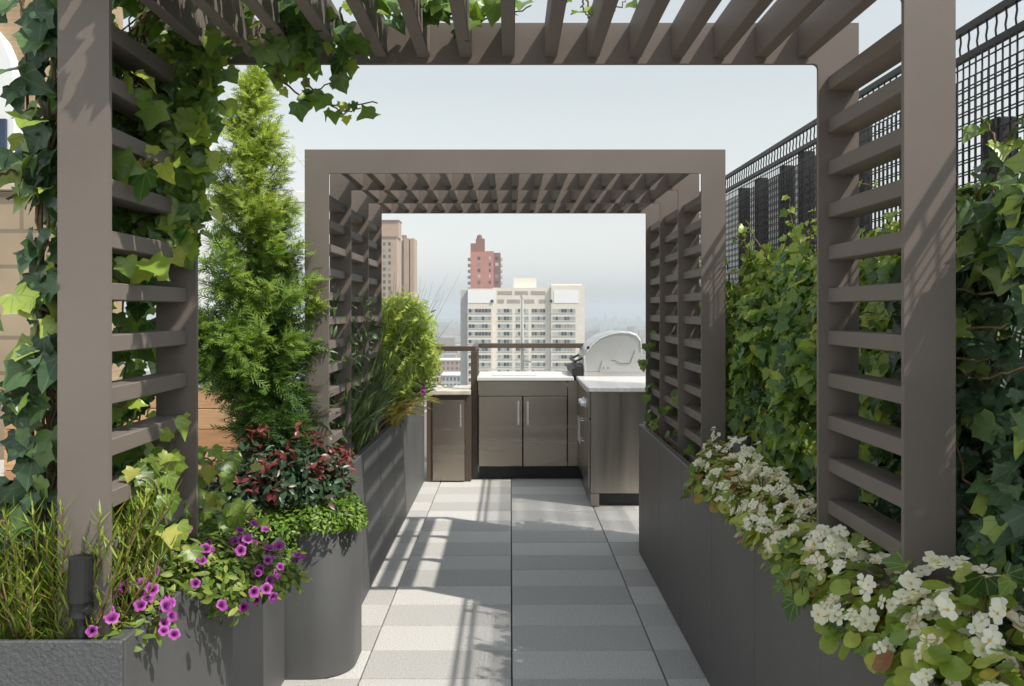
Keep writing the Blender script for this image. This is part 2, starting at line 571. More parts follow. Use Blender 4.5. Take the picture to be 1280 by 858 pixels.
def pergola(name, label, ys, xl, xr, w, z0, zi, zt, phase, xphase, rad):
    root = thing(name, label, 'pergola', ((xl + xr) / 2, (ys[0] + ys[-1]) / 2, z0), 'louvred pergolas over the path')
    for i, y in enumerate(ys):
        m = MB(); frame_plate(m, xl, xr, w, y, z0, zi, zt, rad)
        m.build('frame', M['frame'], root)
    for a, b in zip(ys[:-1], ys[1:]):
        for s in (0, 1):
            m = MB()
            x0, x1 = (xl + .008, xl + w - .024) if s == 0 else (xr - w + .024, xr - .008)
            z = phase
            while z < zi - .03:
                if z > z0 + .06:
                    m.bbox(x0, x1, a + T + .001, b - .001, z - .019, z + .019, .002)
                z += .1135
            m.build('side_slats', M['frame'], root)
        m = MB()
        x = xphase
        while x < xr - w:
            m.bbox(x - .0165, x + .0165, a + T + .001, b - .001, zi + .016, zt - .004, .002)
            x += .1135
        m.build('roof_slats', M['frame'], root)
    return root


P1 = pergola('pergola', 'nearer grey louvred pergola framing the whole view, ivy climbing its left side', [1.87, 2.39], -.953, .937, .1085, .70, 2.165, 2.275, .748, -.80, .014)
P2 = pergola('pergola', 'farther grey louvred tunnel pergola in front of the outdoor kitchen, framing the city view', [4.0, 4.555, 5.11, 5.64], -.926, .968, .108, .60, 2.12, 2.227, .66, -.77, .004)

# ================================================================ PLANTERS
def soil_mesh(mb, x0, x1, y0, y1, z, n=700, cs=(.010, .028)):
    nx, ny = max(3, int((x1 - x0) / .05)), max(3, int((y1 - y0) / .05))
    vs, fs = [], []
    for j in range(ny + 1):
        for i in range(nx + 1):
            e = 0 if i in (0, nx) or j in (0, ny) else rng.uniform(-.012, .018)
            vs.append((x0 + (x1 - x0) * i / nx, y0 + (y1 - y0) * j / ny, z + e))
    for j in range(ny):
        for i in range(nx):
            a = j * (nx + 1) + i
            fs.append((a, a + 1, a + nx + 2, a + nx + 1))
    mb.tone = .3
    mb.add(vs, fs)
    for _ in range(n):
        c = np.array([rng.uniform(x0 + .01, x1 - .01), rng.uniform(y0 + .01, y1 - .01), z + rng.uniform(.004, .022)])
        d = unit(rng.normal(0, 1, 3) * (1, 1, .35)); e = unit(np.cross(d, rng.normal(0, 1, 3)))
        L, W = rng.uniform(*cs), rng.uniform(.004, .009)
        h = np.cross(d, e) * .003
        mb.tone = rng.uniform(.15, 1)
        q = [c + d * L + e * W, c - d * L + e * W * .6, c - d * L * .9 - e * W, c + d * L * .8 - e * W * .7]
        mb.add([p + h for p in q] + [p - h for p in q], [(0, 1, 2, 3), (7, 6, 5, 4), (0, 4, 5, 1), (1, 5, 6, 2), (2, 6, 7, 3), (3, 7, 4, 0)])


def long_planter(name, label, face, back, y0, y1, h, joints, mat, end=True, wall=.012):
    """face: x of the side facing the path"""
    s = 1 if face > back else -1            # outward direction of the face
    root = thing(name, label, 'planter', ((face + back) / 2, (y0 + y1) / 2, 0))
    m = MB()
    js = [y0] + [j for j in joints if y0 < j < y1] + [y1]
    for a, b in zip(js[:-1], js[1:]):
        x0, x1 = sorted((face, face - s * wall))
        m.bbox(x0, x1, a + .0018, b - .0018, .004, h, .0025)
        # folded rim of the panel
        x2, x3 = sorted((face - s * wall - .0005 * s, face - s * (wall + .02)))
        m.box(x2, x3, a + .004, b - .004, h - .012, h - .001)
    xa, xb = sorted((face - s * (wall + .002), back))
    m.bbox(xa, xb, y0 + .001, y0 + wall, .004, h - .002, .002)
    m.bbox(xa, xb, y1 - wall, y1 - .001, .004, h - .002, .002)
    xc, xd = sorted((back, back + s * wall))
    m.box(xc, xd, y0 + wall + .001, y1 - wall - .001, .004, h - .003)
    # inner liner behind the joints
    xe, xf = sorted((face - s * (wall + .022), face - s * (wall + .026)))
    m.box(xe, xf, y0 + wall + .002, y1 - wall - .002, .006, h - .02)
    m.build('wall', mat, root)
    sm = MB()
    x0, x1 = sorted((face - s * (wall + .027), back + s * (wall + .001)))
    soil_mesh(sm, x0, x1, y0 + wall + .003, y1 - wall - .003, h - .055, n=int(450 * (y1 - y0)))
    sm.build('mulch', M['mulch'], root)
    return root


PR = long_planter('planter', 'long dark planter right of the path, holding white begonias and the ivy hedge', .797, 1.172, .25, 5.52, .80,
                  [.62 * i + .42 for i in range(1, 10)], M['planter_b'])
PR2 = long_planter('planter', 'short dark planter section between the long right planter and the steel grill cabinet', .86, 1.172, 5.535, 5.79, .78, [], M['planter_b'])
PC = long_planter('planter', 'long grey planter left of the path, holding the bright lime shrub', -.755, -1.36, 4.075, 7.8, .77,
                  [4.57, 5.18, 5.79, 6.40, 7.05], M['planter'])

# near-left planter (A) with a textured front face
PA = thing('planter', 'low grey metal planter in the bottom left corner with petunias spilling over it', 'planter', (-1.3, 2.4, 0))
m = MB()
m.bbox(-1.9, -.8005, 1.829, 1.842, .004, .82, .0025)
m.build('front_panel', paint('planter_textured', (.088, .09, .096), rough=.5, var=.08, bump=.55, bscale=120), PA)
m = MB()
m.bbox(-.8115, -.7985, 1.843, 2.56, .004, .82, .0025)
m.bbox(-1.9, -.812, 2.547, 2.56, .004, .818, .002)
m.box(-1.912, -1.9, 1.83, 2.56, .004, .817)
m.box(-.834, -.8125, 1.85, 2.545, .806, .818)
m.build('wall', M['planter'], PA)
m = MB(); soil_mesh(m, -1.899, -.8125, 1.843, 2.546, .765, n=800); m.build('mulch', M['mulch'], PA)

PA2 = thing('planter', 'low plain grey planter tucked between the corner planter and the rounded planter', 'planter', (-1.2, 3.4, 0))
m = MB()
m.bbox(-1.6, -.915, 3.30, 3.313, .004, .60, .0025)
m.bbox(-.9275, -.9145, 3.3135, 3.60, .004, .60, .002)
m.box(-1.6, -.928, 3.588, 3.601, .004, .598)
m.build('wall', M['planter'], PA2)
m = MB(); soil_mesh(m, -1.599, -.9285, 3.314, 3.587, .555, n=200); m.build('mulch', M['mulch'], PA2)
# rounded planter (B)
PB = thing('planter', 'smooth grey planter with a rounded corner, topped by red leaved shrub and ground cover', 'planter', (-1.0, 3.8, 0))
def rounded(x0, x1, y0, y1, r, n=14):
    pts = [(x0, y1), (x0, y0)]
    for cx, cy, a0 in ((x1 - r, y0 + r, -90), (x1 - r, y1 - r, 0)):
        for i in range(n + 1):
            a = math.radians(a0 + 90 * i / n)
            pts.append((cx + r * math.cos(a), cy + r * math.sin(a)))
    return pts
po = rounded(-1.6, -.655, 3.612, 4.06, .16)
pi_ = rounded(-1.588, -.669, 3.626, 4.046, .148)
m = MB(); n = len(po)
vs = [(x, y, .004) for x, y in po] + [(x, y, .617) for x, y in po] + [(x + (ix - x) * .25, y + (iy - y) * .25, .622) for (x, y), (ix, iy) in zip(po, pi_)] + [(x, y, .622) for x, y in pi_] + [(x, y, .5) for x, y in pi_]
fs = []
for k in range(4):
    for i in range(n):
        j = (i + 1) % n
        fs.append((k * n + i, k * n + j, (k + 1) * n + j, (k + 1) * n + i))
m.add(vs, fs)
o = m.build('wall', M['planter'], PB, smooth=False)
for p in o.data.polygons:
    p.use_smooth = len(p.vertices) == 4 and abs(p.normal.z) < .1
m = MB(); m.tone = .3
m.add([(x, y, .585) for x, y in rounded(-1.586, -.671, 3.628, 4.044, .146)], [list(range(n))])
for _ in range(500):
    c = np.array([rng.uniform(-1.5, -.74), rng.uniform(3.66, 4.0), .592]); m.tone = rng.uniform(.1, 1)
    a = rng.uniform(0, 6.28); L = rng.uniform(.008, .02); d = np.array([math.cos(a), math.sin(a), 0]); e = np.array([-d[1], d[0], 0]) * .006
    m.add([c + d * L + e, c - d * L + e, c - d * L - e, c + d * L - e, c + (0, 0, .006)], [(0, 1, 4), (1, 2, 4), (2, 3, 4), (3, 0, 4)])
m.build('mulch', M['mulch'], PB)

# ============================================================ MESH FENCE
FX, FZ = 1.205, 2.255
FN = thing('mesh_fence', 'tall black wire mesh fence rising behind the ivy hedge on the right', 'fence', (FX, 3.6, 0))
m = MB()
m.box(FX - .0075, FX + .0075, .6, 7.2, FZ - .019, FZ)
m.build('top_rail', M['fence'], FN)
m = MB(); m.box(FX - .0075, FX + .0075, .6, 7.2, FZ - .094, FZ - .076); m.build('lower_rail', M['fence'], FN)
m = MB()
y = .62
while y < 7.15:                          # little bent hooks between the two top rails
    m.tube([(FX, y, FZ - .074), (FX - .001, y + .0015, FZ - .058), (FX + .001, y - .001, FZ - .038), (FX, y, FZ - .019)], .003, 4, caps=False)
    y += .044
hooks = m
for layer, (dx, sp, ph) in enumerate(((-.02, .031, 0), (.085, .034, .012))):
    m = hooks if layer == 0 else MB()
    y = .62 + ph
    while y < 7.15:
        m.box(FX + dx - .0017, FX + dx + .0017, y - .0017, y + .0017, .5, FZ - .1); y += sp
    z = .52 + ph
    while z < FZ - .1:
        m.box(FX + dx - .0052, FX + dx - .0019, .6, 7.15, z - .0016, z + .0016); z += sp
    m.build('wire_mesh', M['fence'], FN)
for (y, zt, wd) in ((2.03, 3, .06), (2.27, 1.99, .075), (2.7, 2.17, .06), (3.17, 2.17, .06), (3.75, 2.17, .068), (4.02, 3, .064), (4.43, 2.16, .075), (4.75, 3, .064), (5.3, 2.17, .07)):
    m = MB(); m.bbox(FX + .02, FX + .07, y - wd / 2, y + wd / 2, -.06, zt if zt < 2.3 else FZ - .1, .003)
    m.build('post', M['fence'], FN)

# ============================================================ OUTDOOR KITCHEN
def handle(mb, p0, p1, out, r=.006):
    p0, p1, out = map(np.array, (p0, p1, out))
    ax = unit(p1 - p0)
    mb.tube([p0 + out, p1 + out], r, 10)
    for p in (p0 + ax * .022, p1 - ax * .022):
        mb.tube([p + unit(out) * .001, p + out * .92], r * .7, 8)

# fridge cabinet
FR = thing('fridge_cabinet', 'small steel outdoor fridge cabinet with single door and cream stone top, beside the bronze post', 'fridge', (-.55, 8.05, 0))
m = MB(); m.bbox(-.735, -.345, 7.815, 8.30, .004, .765, .003); m.build('body', M['rail'], FR)
m = MB(); m.bbox(-.683, -.40, 7.788, 7.813, .012, .722, .003); d = m.build('door', M['steel'], FR)
m = MB(); handle(m, (-.436, 7.788, .49), (-.436, 7.788, .685), (0, -.038, 0), .0085); m.build('handle', M['chrome'], d)
m = MB(); m.bbox(-.735, -.69, 7.80, 7.8145, .004, .762, .002); m.build('side_board', M['bark_frame'], FR)
m = MB(); m.bbox(-.745, -.35, 7.775, 8.36, .766, .802, .004); m.build('countertop', M['stone'], FR)

# sink cabinet
SK = thing('sink_cabinet', 'steel two door outdoor kitchen cabinet with white countertop facing the path', 'cabinet', (.11, 8.2, 0))
m = MB(); m.bbox(-.285, .597, 7.886, 8.55, .12, .882, .002); m.build('body', M['black'], SK)  # black instead of steel: shade in the door gaps put into the colour
m = MB(); m.bbox(.5085, .597, 7.866, 7.884, .126, .880, .002); m.build('filler_panel', M['steel'], SK)
m = MB(); m.box(-.28, .688, 7.95, 8.5, .004, .119); m.build('toe_kick', M['black'], SK)
m = MB(); m.bbox(-.283, .503, 7.866, 7.884, .748, .880, .002); m.build('top_panel', M['steel'], SK)
for a, b, hx in ((-.281, .1045, .068), (.1145, .501, .151)):
    m = MB(); m.bbox(a, b, 7.862, 7.884, .126, .742, .003); d = m.build('door', M['steel'], SK)
    m = MB(); handle(m, (hx, 7.862, .50), (hx, 7.862, .705), (0, -.04, 0), .0095); m.build('handle', M['chrome'], d)
m = MB(); m.bbox(-.295, .56, 7.85, 8.62, .884, .915, .003); m.build('countertop', M['counter'], SK)
m = MB(); m.bbox(-.16, .24, 8.02, 8.42, .9165, .925, .002); m.build('sink_cover', M['counter'], SK)

# grill run along the right
GR = thing('grill_cabinet', 'steel grill cabinet with plain end panel and white countertop, right of the path', 'cabinet', (.95, 7.4, 0))
m = MB(); m.bbox(.616, 1.30, 6.80, 6.822, .105, .880, .002); m.build('end_panel', M['steel_side'], GR)
m = MB(); m.bbox(.62, 1.30, 6.823, 8.7, .105, .878, .002); m.build('body', M['steel_side'], GR)
m = MB(); m.box(.69, 1.28, 6.87, 8.6, .004, .104); m.build('toe_kick', M['black'], GR)
m = MB(); m.bbox(.616, .68, 6.802, 6.865, .004, .104, .003); m.build('leg', M['steel_side'], GR)
for a, b, hy in ((6.86, 7.30, 7.24), (7.31, 7.86, 7.38)):
    m = MB(); m.bbox(.600, .6185, a, b, .126, .66, .003); d = m.build('door', M['steel_side'], GR)
    m = MB(); handle(m, (.600, hy, .42), (.600, hy, .63), (-.034, 0, 0), .0065); m.build('handle', M['chrome'], d)
m = MB(); m.bbox(.598, .6185, 6.86, 7.86, .668, .872, .003); m.build('control_panel', M['steel_side'], GR)
for ky in (7.02, 7.2):
    m = MB()
    m.tube([(.597, ky, .77), (.585, ky, .77)], .036, 18); m.tube([(.584, ky, .77), (.553, ky, .77)], .024, 18, r1=.021)
    m.build('knob', M['chrome'], GR)
m = MB(); m.bbox(.592, 1.32, 6.785, 8.72, .882, .915, .004)
m.build('countertop', M['counter'], GR)

# the grill in the corner
GL = thing('gas_grill', 'gas grill with a domed pale steel hood, built into the white counter on the right', 'grill', (.92, 8.3, .9165))
hood = [(.668, .955), (.660, 1.085), (.690, 1.145), (.735, 1.205), (.80, 1.258), (.89, 1.296), (.98, 1.311), (1.07, 1.306), (1.13, 1.283), (1.165, 1.235), (1.19, .955)]
m = MB(); m.prism(hood, 7.985, 8.70, 'y')
h = m.build('hood', M['hood'], GL)
m = MB()                                       # rolled rim following the end of the hood
rim = [(x, 7.984, z) for x, z in hood]
m.tube(rim, .011, 8)
m.build('hood_rim', M['hood'], h)
m = MB(); m.prism([(.66, .917), (.66, .953), (1.22, .953), (1.22, .917)], 7.975, 8.71, 'y'); m.build('base', M['hood'], GL)
m = MB(); m.prism([(.80, .9545), (.825, 1.055), (.93, 1.062), (.99, 1.038), (1.08, 1.036), (1.12, 1.15), (1.22, 1.10), (1.22, .9545)], 7.966, 7.9835, 'y'); m.build('side_plate', M['hood'], GL)
m = MB()
m.tube([(.905, 7.9655, 1.058), (.935, 7.9655, 1.058), (.96, 7.962, 1.045), (.985, 7.962, 1.03), (1.07, 7.962, 1.03)], .004, 6)
for q in ((.835, .99), (.875, .99)):
    m.tube([(q[0], 7.9655, q[1]), (q[0], 7.957, q[1])], .006, 8)
m.build('latch', M['grey_metal'], GL)
m = MB()
m.tube([(.585, 8.04, 1.04), (.585, 8.65, 1.04)], .014, 12)
for yy in (8.08, 8.61): m.tube([(.585, yy, 1.04), (.664, yy, 1.075)], .010, 8)
m.build('hood_handle', M['black'], GL)
m = MB(); m.prism([(.56, .92), (.545, .975), (.60, 1.0), (.6585, 1.0), (.6585, .92)], 7.985, 8.70, 'y'); m.build('control_panel', M['black'], GL)
m = MB(); m.prism([(.515, .79), (.50, .86), (.545, .878), (.5965, .878), (.5965, .79)], 7.875, 8.70, 'y'); cp = m.build('front_tray', M['chrome'], GL)
for ky in (8.0, 8.15, 8.3):
    m = MB(); m.tube([(.507, ky, .83), (.468, ky, .825)], .026, 16, r1=.022); m.build('knob', M['chrome'], GL)
m = MB(); m.tube([(.70, 7.98, 1.17), (.695, 7.972, 1.172)], .014, 12); m.build('hinge_cap', M['black'], h)

# railing round the roof edge
RL = thing('railing', 'bronze metal railing running behind the outdoor kitchen', 'railing', (0, 8.7, 0))
m = MB(); m.bbox(-2.6, -.352, 7.93, 7.985, 1.142, 1.186, .004); m.bbox(-.3515, -.305, 7.93, 8.74, 1.142, 1.186, .004); m.bbox(-.3045, 1.75, 8.685, 8.74, 1.138, 1.184, .004); m.build('top_rail', M['rail'], RL)
m = MB(); m.bbox(-.352, -.291, 7.915, 7.97, .004, 1.141, .003); m.build('post', M['rail'], RL)
for px in (-.33, .7, 1.7):
    m = MB(); m.bbox(px - .02, px + .02, 8.69, 8.735, -.06, 1.137, .003); m.build('post', M['rail'], RL)
for z in (.25, .42, .59, .76, .93):
    m = MB(); m.tube([(-.33, 8.71, z), (1.7, 8.71, z)], .003, 6); m.build('wire', M['cable'], RL)

# slim pole
PO = thing('pole', 'slim pale metal pole with a small collar standing behind the sink counter', 'pole', (.118, 8.78, 0))
m = MB(); m.tube([(.118, 8.78, -.06), (.118, 8.78, 1.30)], .017, 12); m.tube([(.118, 8.78, 1.301), (.118, 8.78, 1.655)], .013, 12); m.build('shaft', M['pole'], PO)
m = MB(); m.tube([(.118, 8.78, 1.12), (.118, 8.78, 1.165)], .028, 14); m.build('collar', M['pole'], PO)
m = MB(); m.tube([(.118, 8.78, 1.63), (.118, 8.78, 1.66)], .02, 12); m.build('cap', M['pole'], PO)
m = MB(); m.tube([(.135, 8.78, 1.005), (.205, 8.76, 1.0)], .008, 8); m.build('arm', M['pole'], PO)

# ============================================================ LEFT SIDE: cedar planter, windscreen, neighbour
CD = thing('cedar_planter', 'large cedar board planter box on the left behind the near pergola', 'planter', (-2.6, 6.3, 0))
cedar = tone_mat('cedar', [(0, (.34, .17, .075)), (.5, (.47, .26, .125)), (1, (.58, .36, .2))], rough=.6, noise=.18, nscale=14, bump=.1)
_nt = cedar.node_tree
for n_ in _nt.nodes:
    if n_.type == 'TEX_NOISE' and n_.inputs['Scale'].default_value == 14:
        mp = _nt.nodes.new('ShaderNodeMapping'); mp.inputs['Scale'].default_value = (.35, 3, 4)
        tcn = [q for q in _nt.nodes if q.type == 'TEX_COORD'][0]
        _nt.links.new(tcn.outputs['Object'], mp.inputs['Vector']); _nt.links.new(mp.outputs[0], n_.inputs['Vector'])
m = MB()
for k in range(7):
    m.tone = rng.uniform(.15, .95)
    z0 = .006 + .1395 * k
    m.bbox(-3.42, -1.825, 6.0, 6.028, z0, z0 + .135, .003)
    m.tone = rng.uniform(.15, .95)
    m.bbox(-1.853, -1.825, 6.0295, 6.62, z0, z0 + .135, .003)
m.build('boards', cedar, CD)
m = MB(); m.box(-3.42, -1.855, 6.03, 6.62, .01, .93); m.build('liner', M['black'], CD)

WS = thing('windscreen', 'white framed glass windscreen behind the tall conifer, with a thin stay cable', 'windscreen', (-1.9, 6.9, 0))
m = MB(); m.bbox(-2.42, -2.335, 6.90, 6.96, -.06, 3.6, .004); m.build('post', M['white'], WS)
m = MB(); m.bbox(-2.334, -1.40, 6.905, 6.955, 2.345, 2.43, .004); m.build('beam', M['white'], WS)
m = MB(); m.bbox(-1.40, -1.35, 6.90, 6.96, -.06, 2.432, .004); m.build('post', M['white'], WS)
gm, gnt, gp = nmat('pale_glass')
gp.inputs['Base Color'].default_value = (.8, .9, .95, 1); gp.inputs['Roughness'].default_value = .05
gp.inputs['Transmission Weight'].default_value = 0.0; gp.inputs['Alpha'].default_value = .3
m = MB(); m.box(-2.334, -1.401, 6.926, 6.934, .2, 2.344); m.build('pane', gm, WS)
m = MB(); m.tube([(-2.38, 6.89, 3.55), (-1.45, 6.89, 2.45)], .004, 6); m.build('cable', M['cable'], WS)

brickm, bnt, bp_ = nmat('tan_brick')
def brick_mat(name, c1, c2, mortar, w, h, scale=1.0):
    m_, nt_, p_ = nmat(name)
    N, L = nt_.nodes, nt_.links
    tc = N.new('ShaderNodeTexCoord'); sp = N.new('ShaderNodeSeparateXYZ'); L.new(tc.outputs['Object'], sp.inputs[0])
    ad = N.new('ShaderNodeMath'); ad.operation = 'ADD'; L.new(sp.outputs[0], ad.inputs[0]); L.new(sp.outputs[1], ad.inputs[1])
    cb = N.new('ShaderNodeCombineXYZ'); L.new(ad.outputs[0], cb.inputs[0]); L.new(sp.outputs[2], cb.inputs[1])
    b = N.new('ShaderNodeTexBrick'); L.new(cb.outputs[0], b.inputs['Vector'])
    b.inputs['Color1'].default_value = (*c1, 1); b.inputs['Color2'].default_value = (*c2, 1); b.inputs['Mortar'].default_value = (*mortar, 1)
    b.inputs['Brick Width'].default_value = w; b.inputs['Row Height'].default_value = h; b.inputs['Scale'].default_value = scale
    b.inputs['Mortar Size'].default_value = h * .06
    no = N.new('ShaderNodeTexNoise'); no.inputs['Scale'].default_value = 1.5; no.inputs['Detail'].default_value = 8
    L.new(tc.outputs['Object'], no.inputs['Vector'])
    mx = N.new('ShaderNodeMix'); mx.data_type = 'RGBA'; mx.blend_type = 'MULTIPLY'; mx.inputs[0].default_value = .5
    L.new(b.outputs['Color'], mx.inputs[6]); L.new(no.outputs['Fac'], mx.inputs[7])
    L.new(mx.outputs[2], p_.inputs['Base Color']); p_.inputs['Roughness'].default_value = .85
    return m_
tan = brick_mat('tan_block', (.5, .39, .27), (.45, .35, .24), (.3, .24, .17), 1.0, .40)
tan2 = brick_mat('tan_brick_far', (.42, .29, .17), (.5, .35, .2), (.5, .42, .32), .42, .14)

NB = thing('terrace_wall', 'sunny tan block wall of the neighbouring terrace at the left edge, behind the ivy', 'wall', (-6.5, 10.1, 0))
m = MB(); m.bbox(-9, -4.9, 10.0, 10.3, -3, 2.85, .01); m.build('wall', tan, NB)
m = MB(); m.bbox(-9, -4.85, 9.94, 10.36, 2.853, 2.93, .01); m.build('coping', paint('coping', (.5, .43, .34), rough=.8), NB)

NH = thing('brick_building', 'tan brick building with a white round headed gable at the far upper left', 'building', (-16, 26, 0))
m = MB(); m.box(-24, -13.95, 26, 32, -60, 16); m.build('wall', tan2, NH)
arch = [(-18.6, 3.0), (-14.25, 3.0), (-14.25, 7.8)]
for i in range(11):
    a = math.radians(0 + 180 * i / 10); arch.append((-16.1 + 1.85 * math.cos(a), 8.0 + 2.2 * math.sin(a)))
arch.append((-18.6, 7.8))
m = MB(); m.prism(arch, 25.5, 25.99, 'y'); m.build('gable', M['white'], NH)
m = MB(); m.prism([(-15.6 + .55 * math.cos(a), 8.7 + .75 * math.sin(a)) for a in np.linspace(0, 2 * math.pi, 20, endpoint=False)], 25.42, 25.49, 'y'); m.build('oval_window', paint('rust_panel', (.5, .16, .07), rough=.5), NH)
m = MB(); m.bbox(-14.85, -14.42, 25.40, 25.49, 5.6, 7.0, .01); w = m.build('window', paint('dark_blue_glass', (.03, .05, .09), rough=.15), NH)

# spotlights in the planters
SP = thing('spotlight', 'dark garden spotlight on a stake beside the left trellis post', 'light', (-.90, 1.862, .77))
m = MB(); m.tube([(-.895, 1.856, .76), (-.895, 1.856, .86)], .011, 10); m.build('stake', M['black'], SP)
m = MB(); m.tube([(-.897, 1.852, .862), (-.893, 1.858, .895)], .022, 12); m.build('knuckle', M['black'], SP)
m = MB(); m.tube([(-.893, 1.846, .90), (-.889, 1.842, .99)], .024, 18); m.build('lamp_body', M['black'], SP)
SP2 = thing('spotlight', 'grey cylindrical garden spotlight at the foot of the hedge between the two pergolas', 'light', (.94, 3.62, .77))
m = MB(); m.tube([(.945, 3.63, .74), (.945, 3.63, .9)], .012, 10); m.build('stake', M['black'], SP2)
m = MB(); m.tube([(.945, 3.63, .905), (.945, 3.63, .99)], .037, 20); m.build('lamp_body', M['grey_metal'], SP2)

# ==================================================================== CITY
GZ = -75.0
g = paint('city_haze_ground', (.16, .17, .15), rough=.95, var=.6, scale=.006, bump=0)
n_ = 64
m = MB(); m.add([(9000 * math.cos(2 * math.pi * i / n_), 9000 * math.sin(2 * math.pi * i / n_), GZ) for i in range(n_)], [list(range(n_))])
structure(m.build('city_ground', g))

# white apartment slab --------------------------------------------------------
YB = 336.0
def Q(x, y, Y=YB):
    p = P(x, y, Y); return p[0], p[2]
white_b = paint('white_brick_facade', (.7, .645, .565), rough=.8, var=.05, scale=.4, bump=0)
side_b = paint('grey_facade_and_shade', (.46, .45, .43), rough=.8, var=.05, scale=.4, bump=0)
blank = paint('taupe_panels', (.36, .31, .27), rough=.8, var=.08, scale=.3, bump=0)
lite = paint('cream_facade', (.74, .69, .61), rough=.8, var=.04, scale=.3, bump=0)
win_m = tone_mat('window_glass', [(0, (.04, .05, .06)), (.35, (.12, .14, .15)), (.6, (.28, .34, .34)), (.85, (.5, .5, .47)), (1, (.34, .2, .15))], rough=.25)
dark_gl = paint('dark_window', (.05, .055, .06), rough=.2, var=.2, bump=0)
frame_w = paint('window_frame_white', (.6, .58, .55), rough=.6, var=.03, bump=0)
AB = thing('apartment_building', 'wide cream white apartment block with rows of band windows straight ahead beyond the kitchen', 'building', (3, YB + 10, GZ))
xl, _ = Q(584.5, 0); xr, _ = Q(731, 0); xm0, _ = Q(616, 0); xm1, _ = Q(684, 0)
zt = Q(0, 361)[1]
m = MB(); m.box(xl, xm0, YB, YB + 20, GZ, zt); m.box(xm0 + .01, Q(689, 0)[0], YB + 1.4, YB + 19.9, GZ, zt + .4); m.box(Q(689, 0)[0] + .01, xr, YB, YB + 20, GZ, zt + 1.2)
m.build('facade', white_b, AB)
m = MB(); m.box(Q(575, 0)[0], xl - .02, YB + 3.0, YB + 19, GZ, zt - .4); m.build('shaded_side', side_b, AB)  # left side of the block: its shade is put into the grey colour
m = MB(); m.box(Q(642, 0)[0], Q(671, 0)[0], YB + 6, YB + 14, zt + .45, Q(0, 347)[1]); m.box(Q(690, 0)[0], Q(729, 0)[0], YB + 5, YB + 15, zt + 1.25, zt + 1.9); m.build('roof_house', lite, AB)
for a, b in ((583.5, 620), (691, 723)):
    m = MB(); m.box(Q(a, 0)[0] + .4, Q(b, 0)[0], YB - .15, YB - .01, Q(0, 379)[1], Q(0, 363.5)[1]); m.build('blank_panel', M['white'], AB)
for xx in (615.2, 688.8):
    m = MB(); m.box(Q(xx, 0)[0] - .5, Q(xx, 0)[0] + .5, YB - .45, YB - .16, Q(0, 378.4)[1], Q(0, 375)[1]); m.build('lamp', M['black'], AB)
for (y0, y1) in ((364, 368.5), (374.5, 379)):
    for a, b in ((622, 640), (644, 660), (664, 682)) if y0 < 370 else ((622, 630), (634, 650), (655, 668), (674, 682)):
        m = MB(); m.box(Q(a, 0)[0], Q(b, 0)[0], YB + 1.3, YB + 1.39, Q(0, y1)[1], Q(0, y0)[1]); m.build('blank_panel', blank, AB)
wg = [(585.5, 614, 0), (622, 640.5, 1.4), (644.5, 650.5, 1.4), (653, 661, 1.4), (664.5, 682, 1.4), (690.5, 719.5, 0)]
protos = {}
for r in range(14):
    y0 = 386 + 9.62 * r
    for gi, (a, b, dy) in enumerate(wg):
        x0, x1 = Q(a, 0)[0], Q(b, 0)[0]
        zc1, zc0 = Q(0, y0)[1], Q(0, y0 + 5.2)[1]
        key = (gi, r % 3)
        if key not in protos:
            m = MB(); npan = max(2, int(round((x1 - x0) / 1.15)))
            for k in range(npan):
                m.tone = float(rng.choice([.05, .1, .3, .55, .6, .65, .8, .97], p=[.16, .14, .16, .16, .14, .1, .12, .02]))
                w_ = (x1 - x0) / npan
                m.box(x0 + w_ * k + .06, x0 + w_ * (k + 1) - .06, YB + dy - .06, YB + dy - .01, zc0 + .1, zc1 - .1)
            o = m.build('window', win_m, AB)
            m = MB(); m.box(x0 - .1, x1 + .1, YB + dy - .2, YB + dy - .065, zc0 - .22, zc0 + .02); m.build('sill', frame_w, o)
            protos[key] = (o, r)
        else:
            o, r0 = protos[key]
            c_ = o.copy(); COL.objects.link(c_); c_.location = (0, 0, -(r - r0) * 9.62 * YB / F)
            for ch in list(o.children):
                d_ = ch.copy(); COL.objects.link(d_); d_.parent = c_

# red brick tower -------------------------------------------------------------
YR = 430.0
redb = paint('red_brick_tower', (.47, .20, .16), rough=.85, var=.1, scale=.25, bump=0)
redd = paint('brown_brick_tower', (.24, .11, .085), rough=.85, var=.1, scale=.25, bump=0)
RT = thing('apartment_tower', 'red brick apartment tower with stepped brown top, standing behind the white block', 'building', (-13, YR + 8, GZ))
q = lambda x, y: Q(x, y, YR)
m = MB(); m.box(q(588, 0)[0], q(606.5, 0)[0], YR, YR + 14, GZ, q(0, 315)[1]); m.box(q(606.5, 0)[0] + .02, q(617, 0)[0], YR + .7, YR + 14, GZ, q(0, 314)[1]); m.build('wall', redb, RT)
m = MB(); m.box(q(617, 0)[0] + .02, q(625.5, 0)[0], YR + 1.2, YR + 14, GZ, q(0, 316)[1]); m.box(q(588, 0)[0] + .02, q(597, 0)[0], YR + 1.5, YR + 10, q(0, 315)[1] + .02, q(0, 304)[1]); m.box(q(594.5, 0)[0], q(605.5, 0)[0], YR + 2, YR + 9, q(0, 315)[1] + .03, q(0, 298)[1]); m.build('upper_block', redd, RT)
m = MB(); m.tube([((q(599, 0)[0]), YR + 5, q(0, 298)[1]), ((q(599, 0)[0]), YR + 5, q(0, 294)[1])], 1.3, 12); m.tube([((q(599, 0)[0]), YR + 5, q(0, 294)[1] + .01), ((q(599, 0)[0]), YR + 5, q(0, 292)[1])], 1.3, 12, r1=.2); m.build('water_tank', redd, RT)
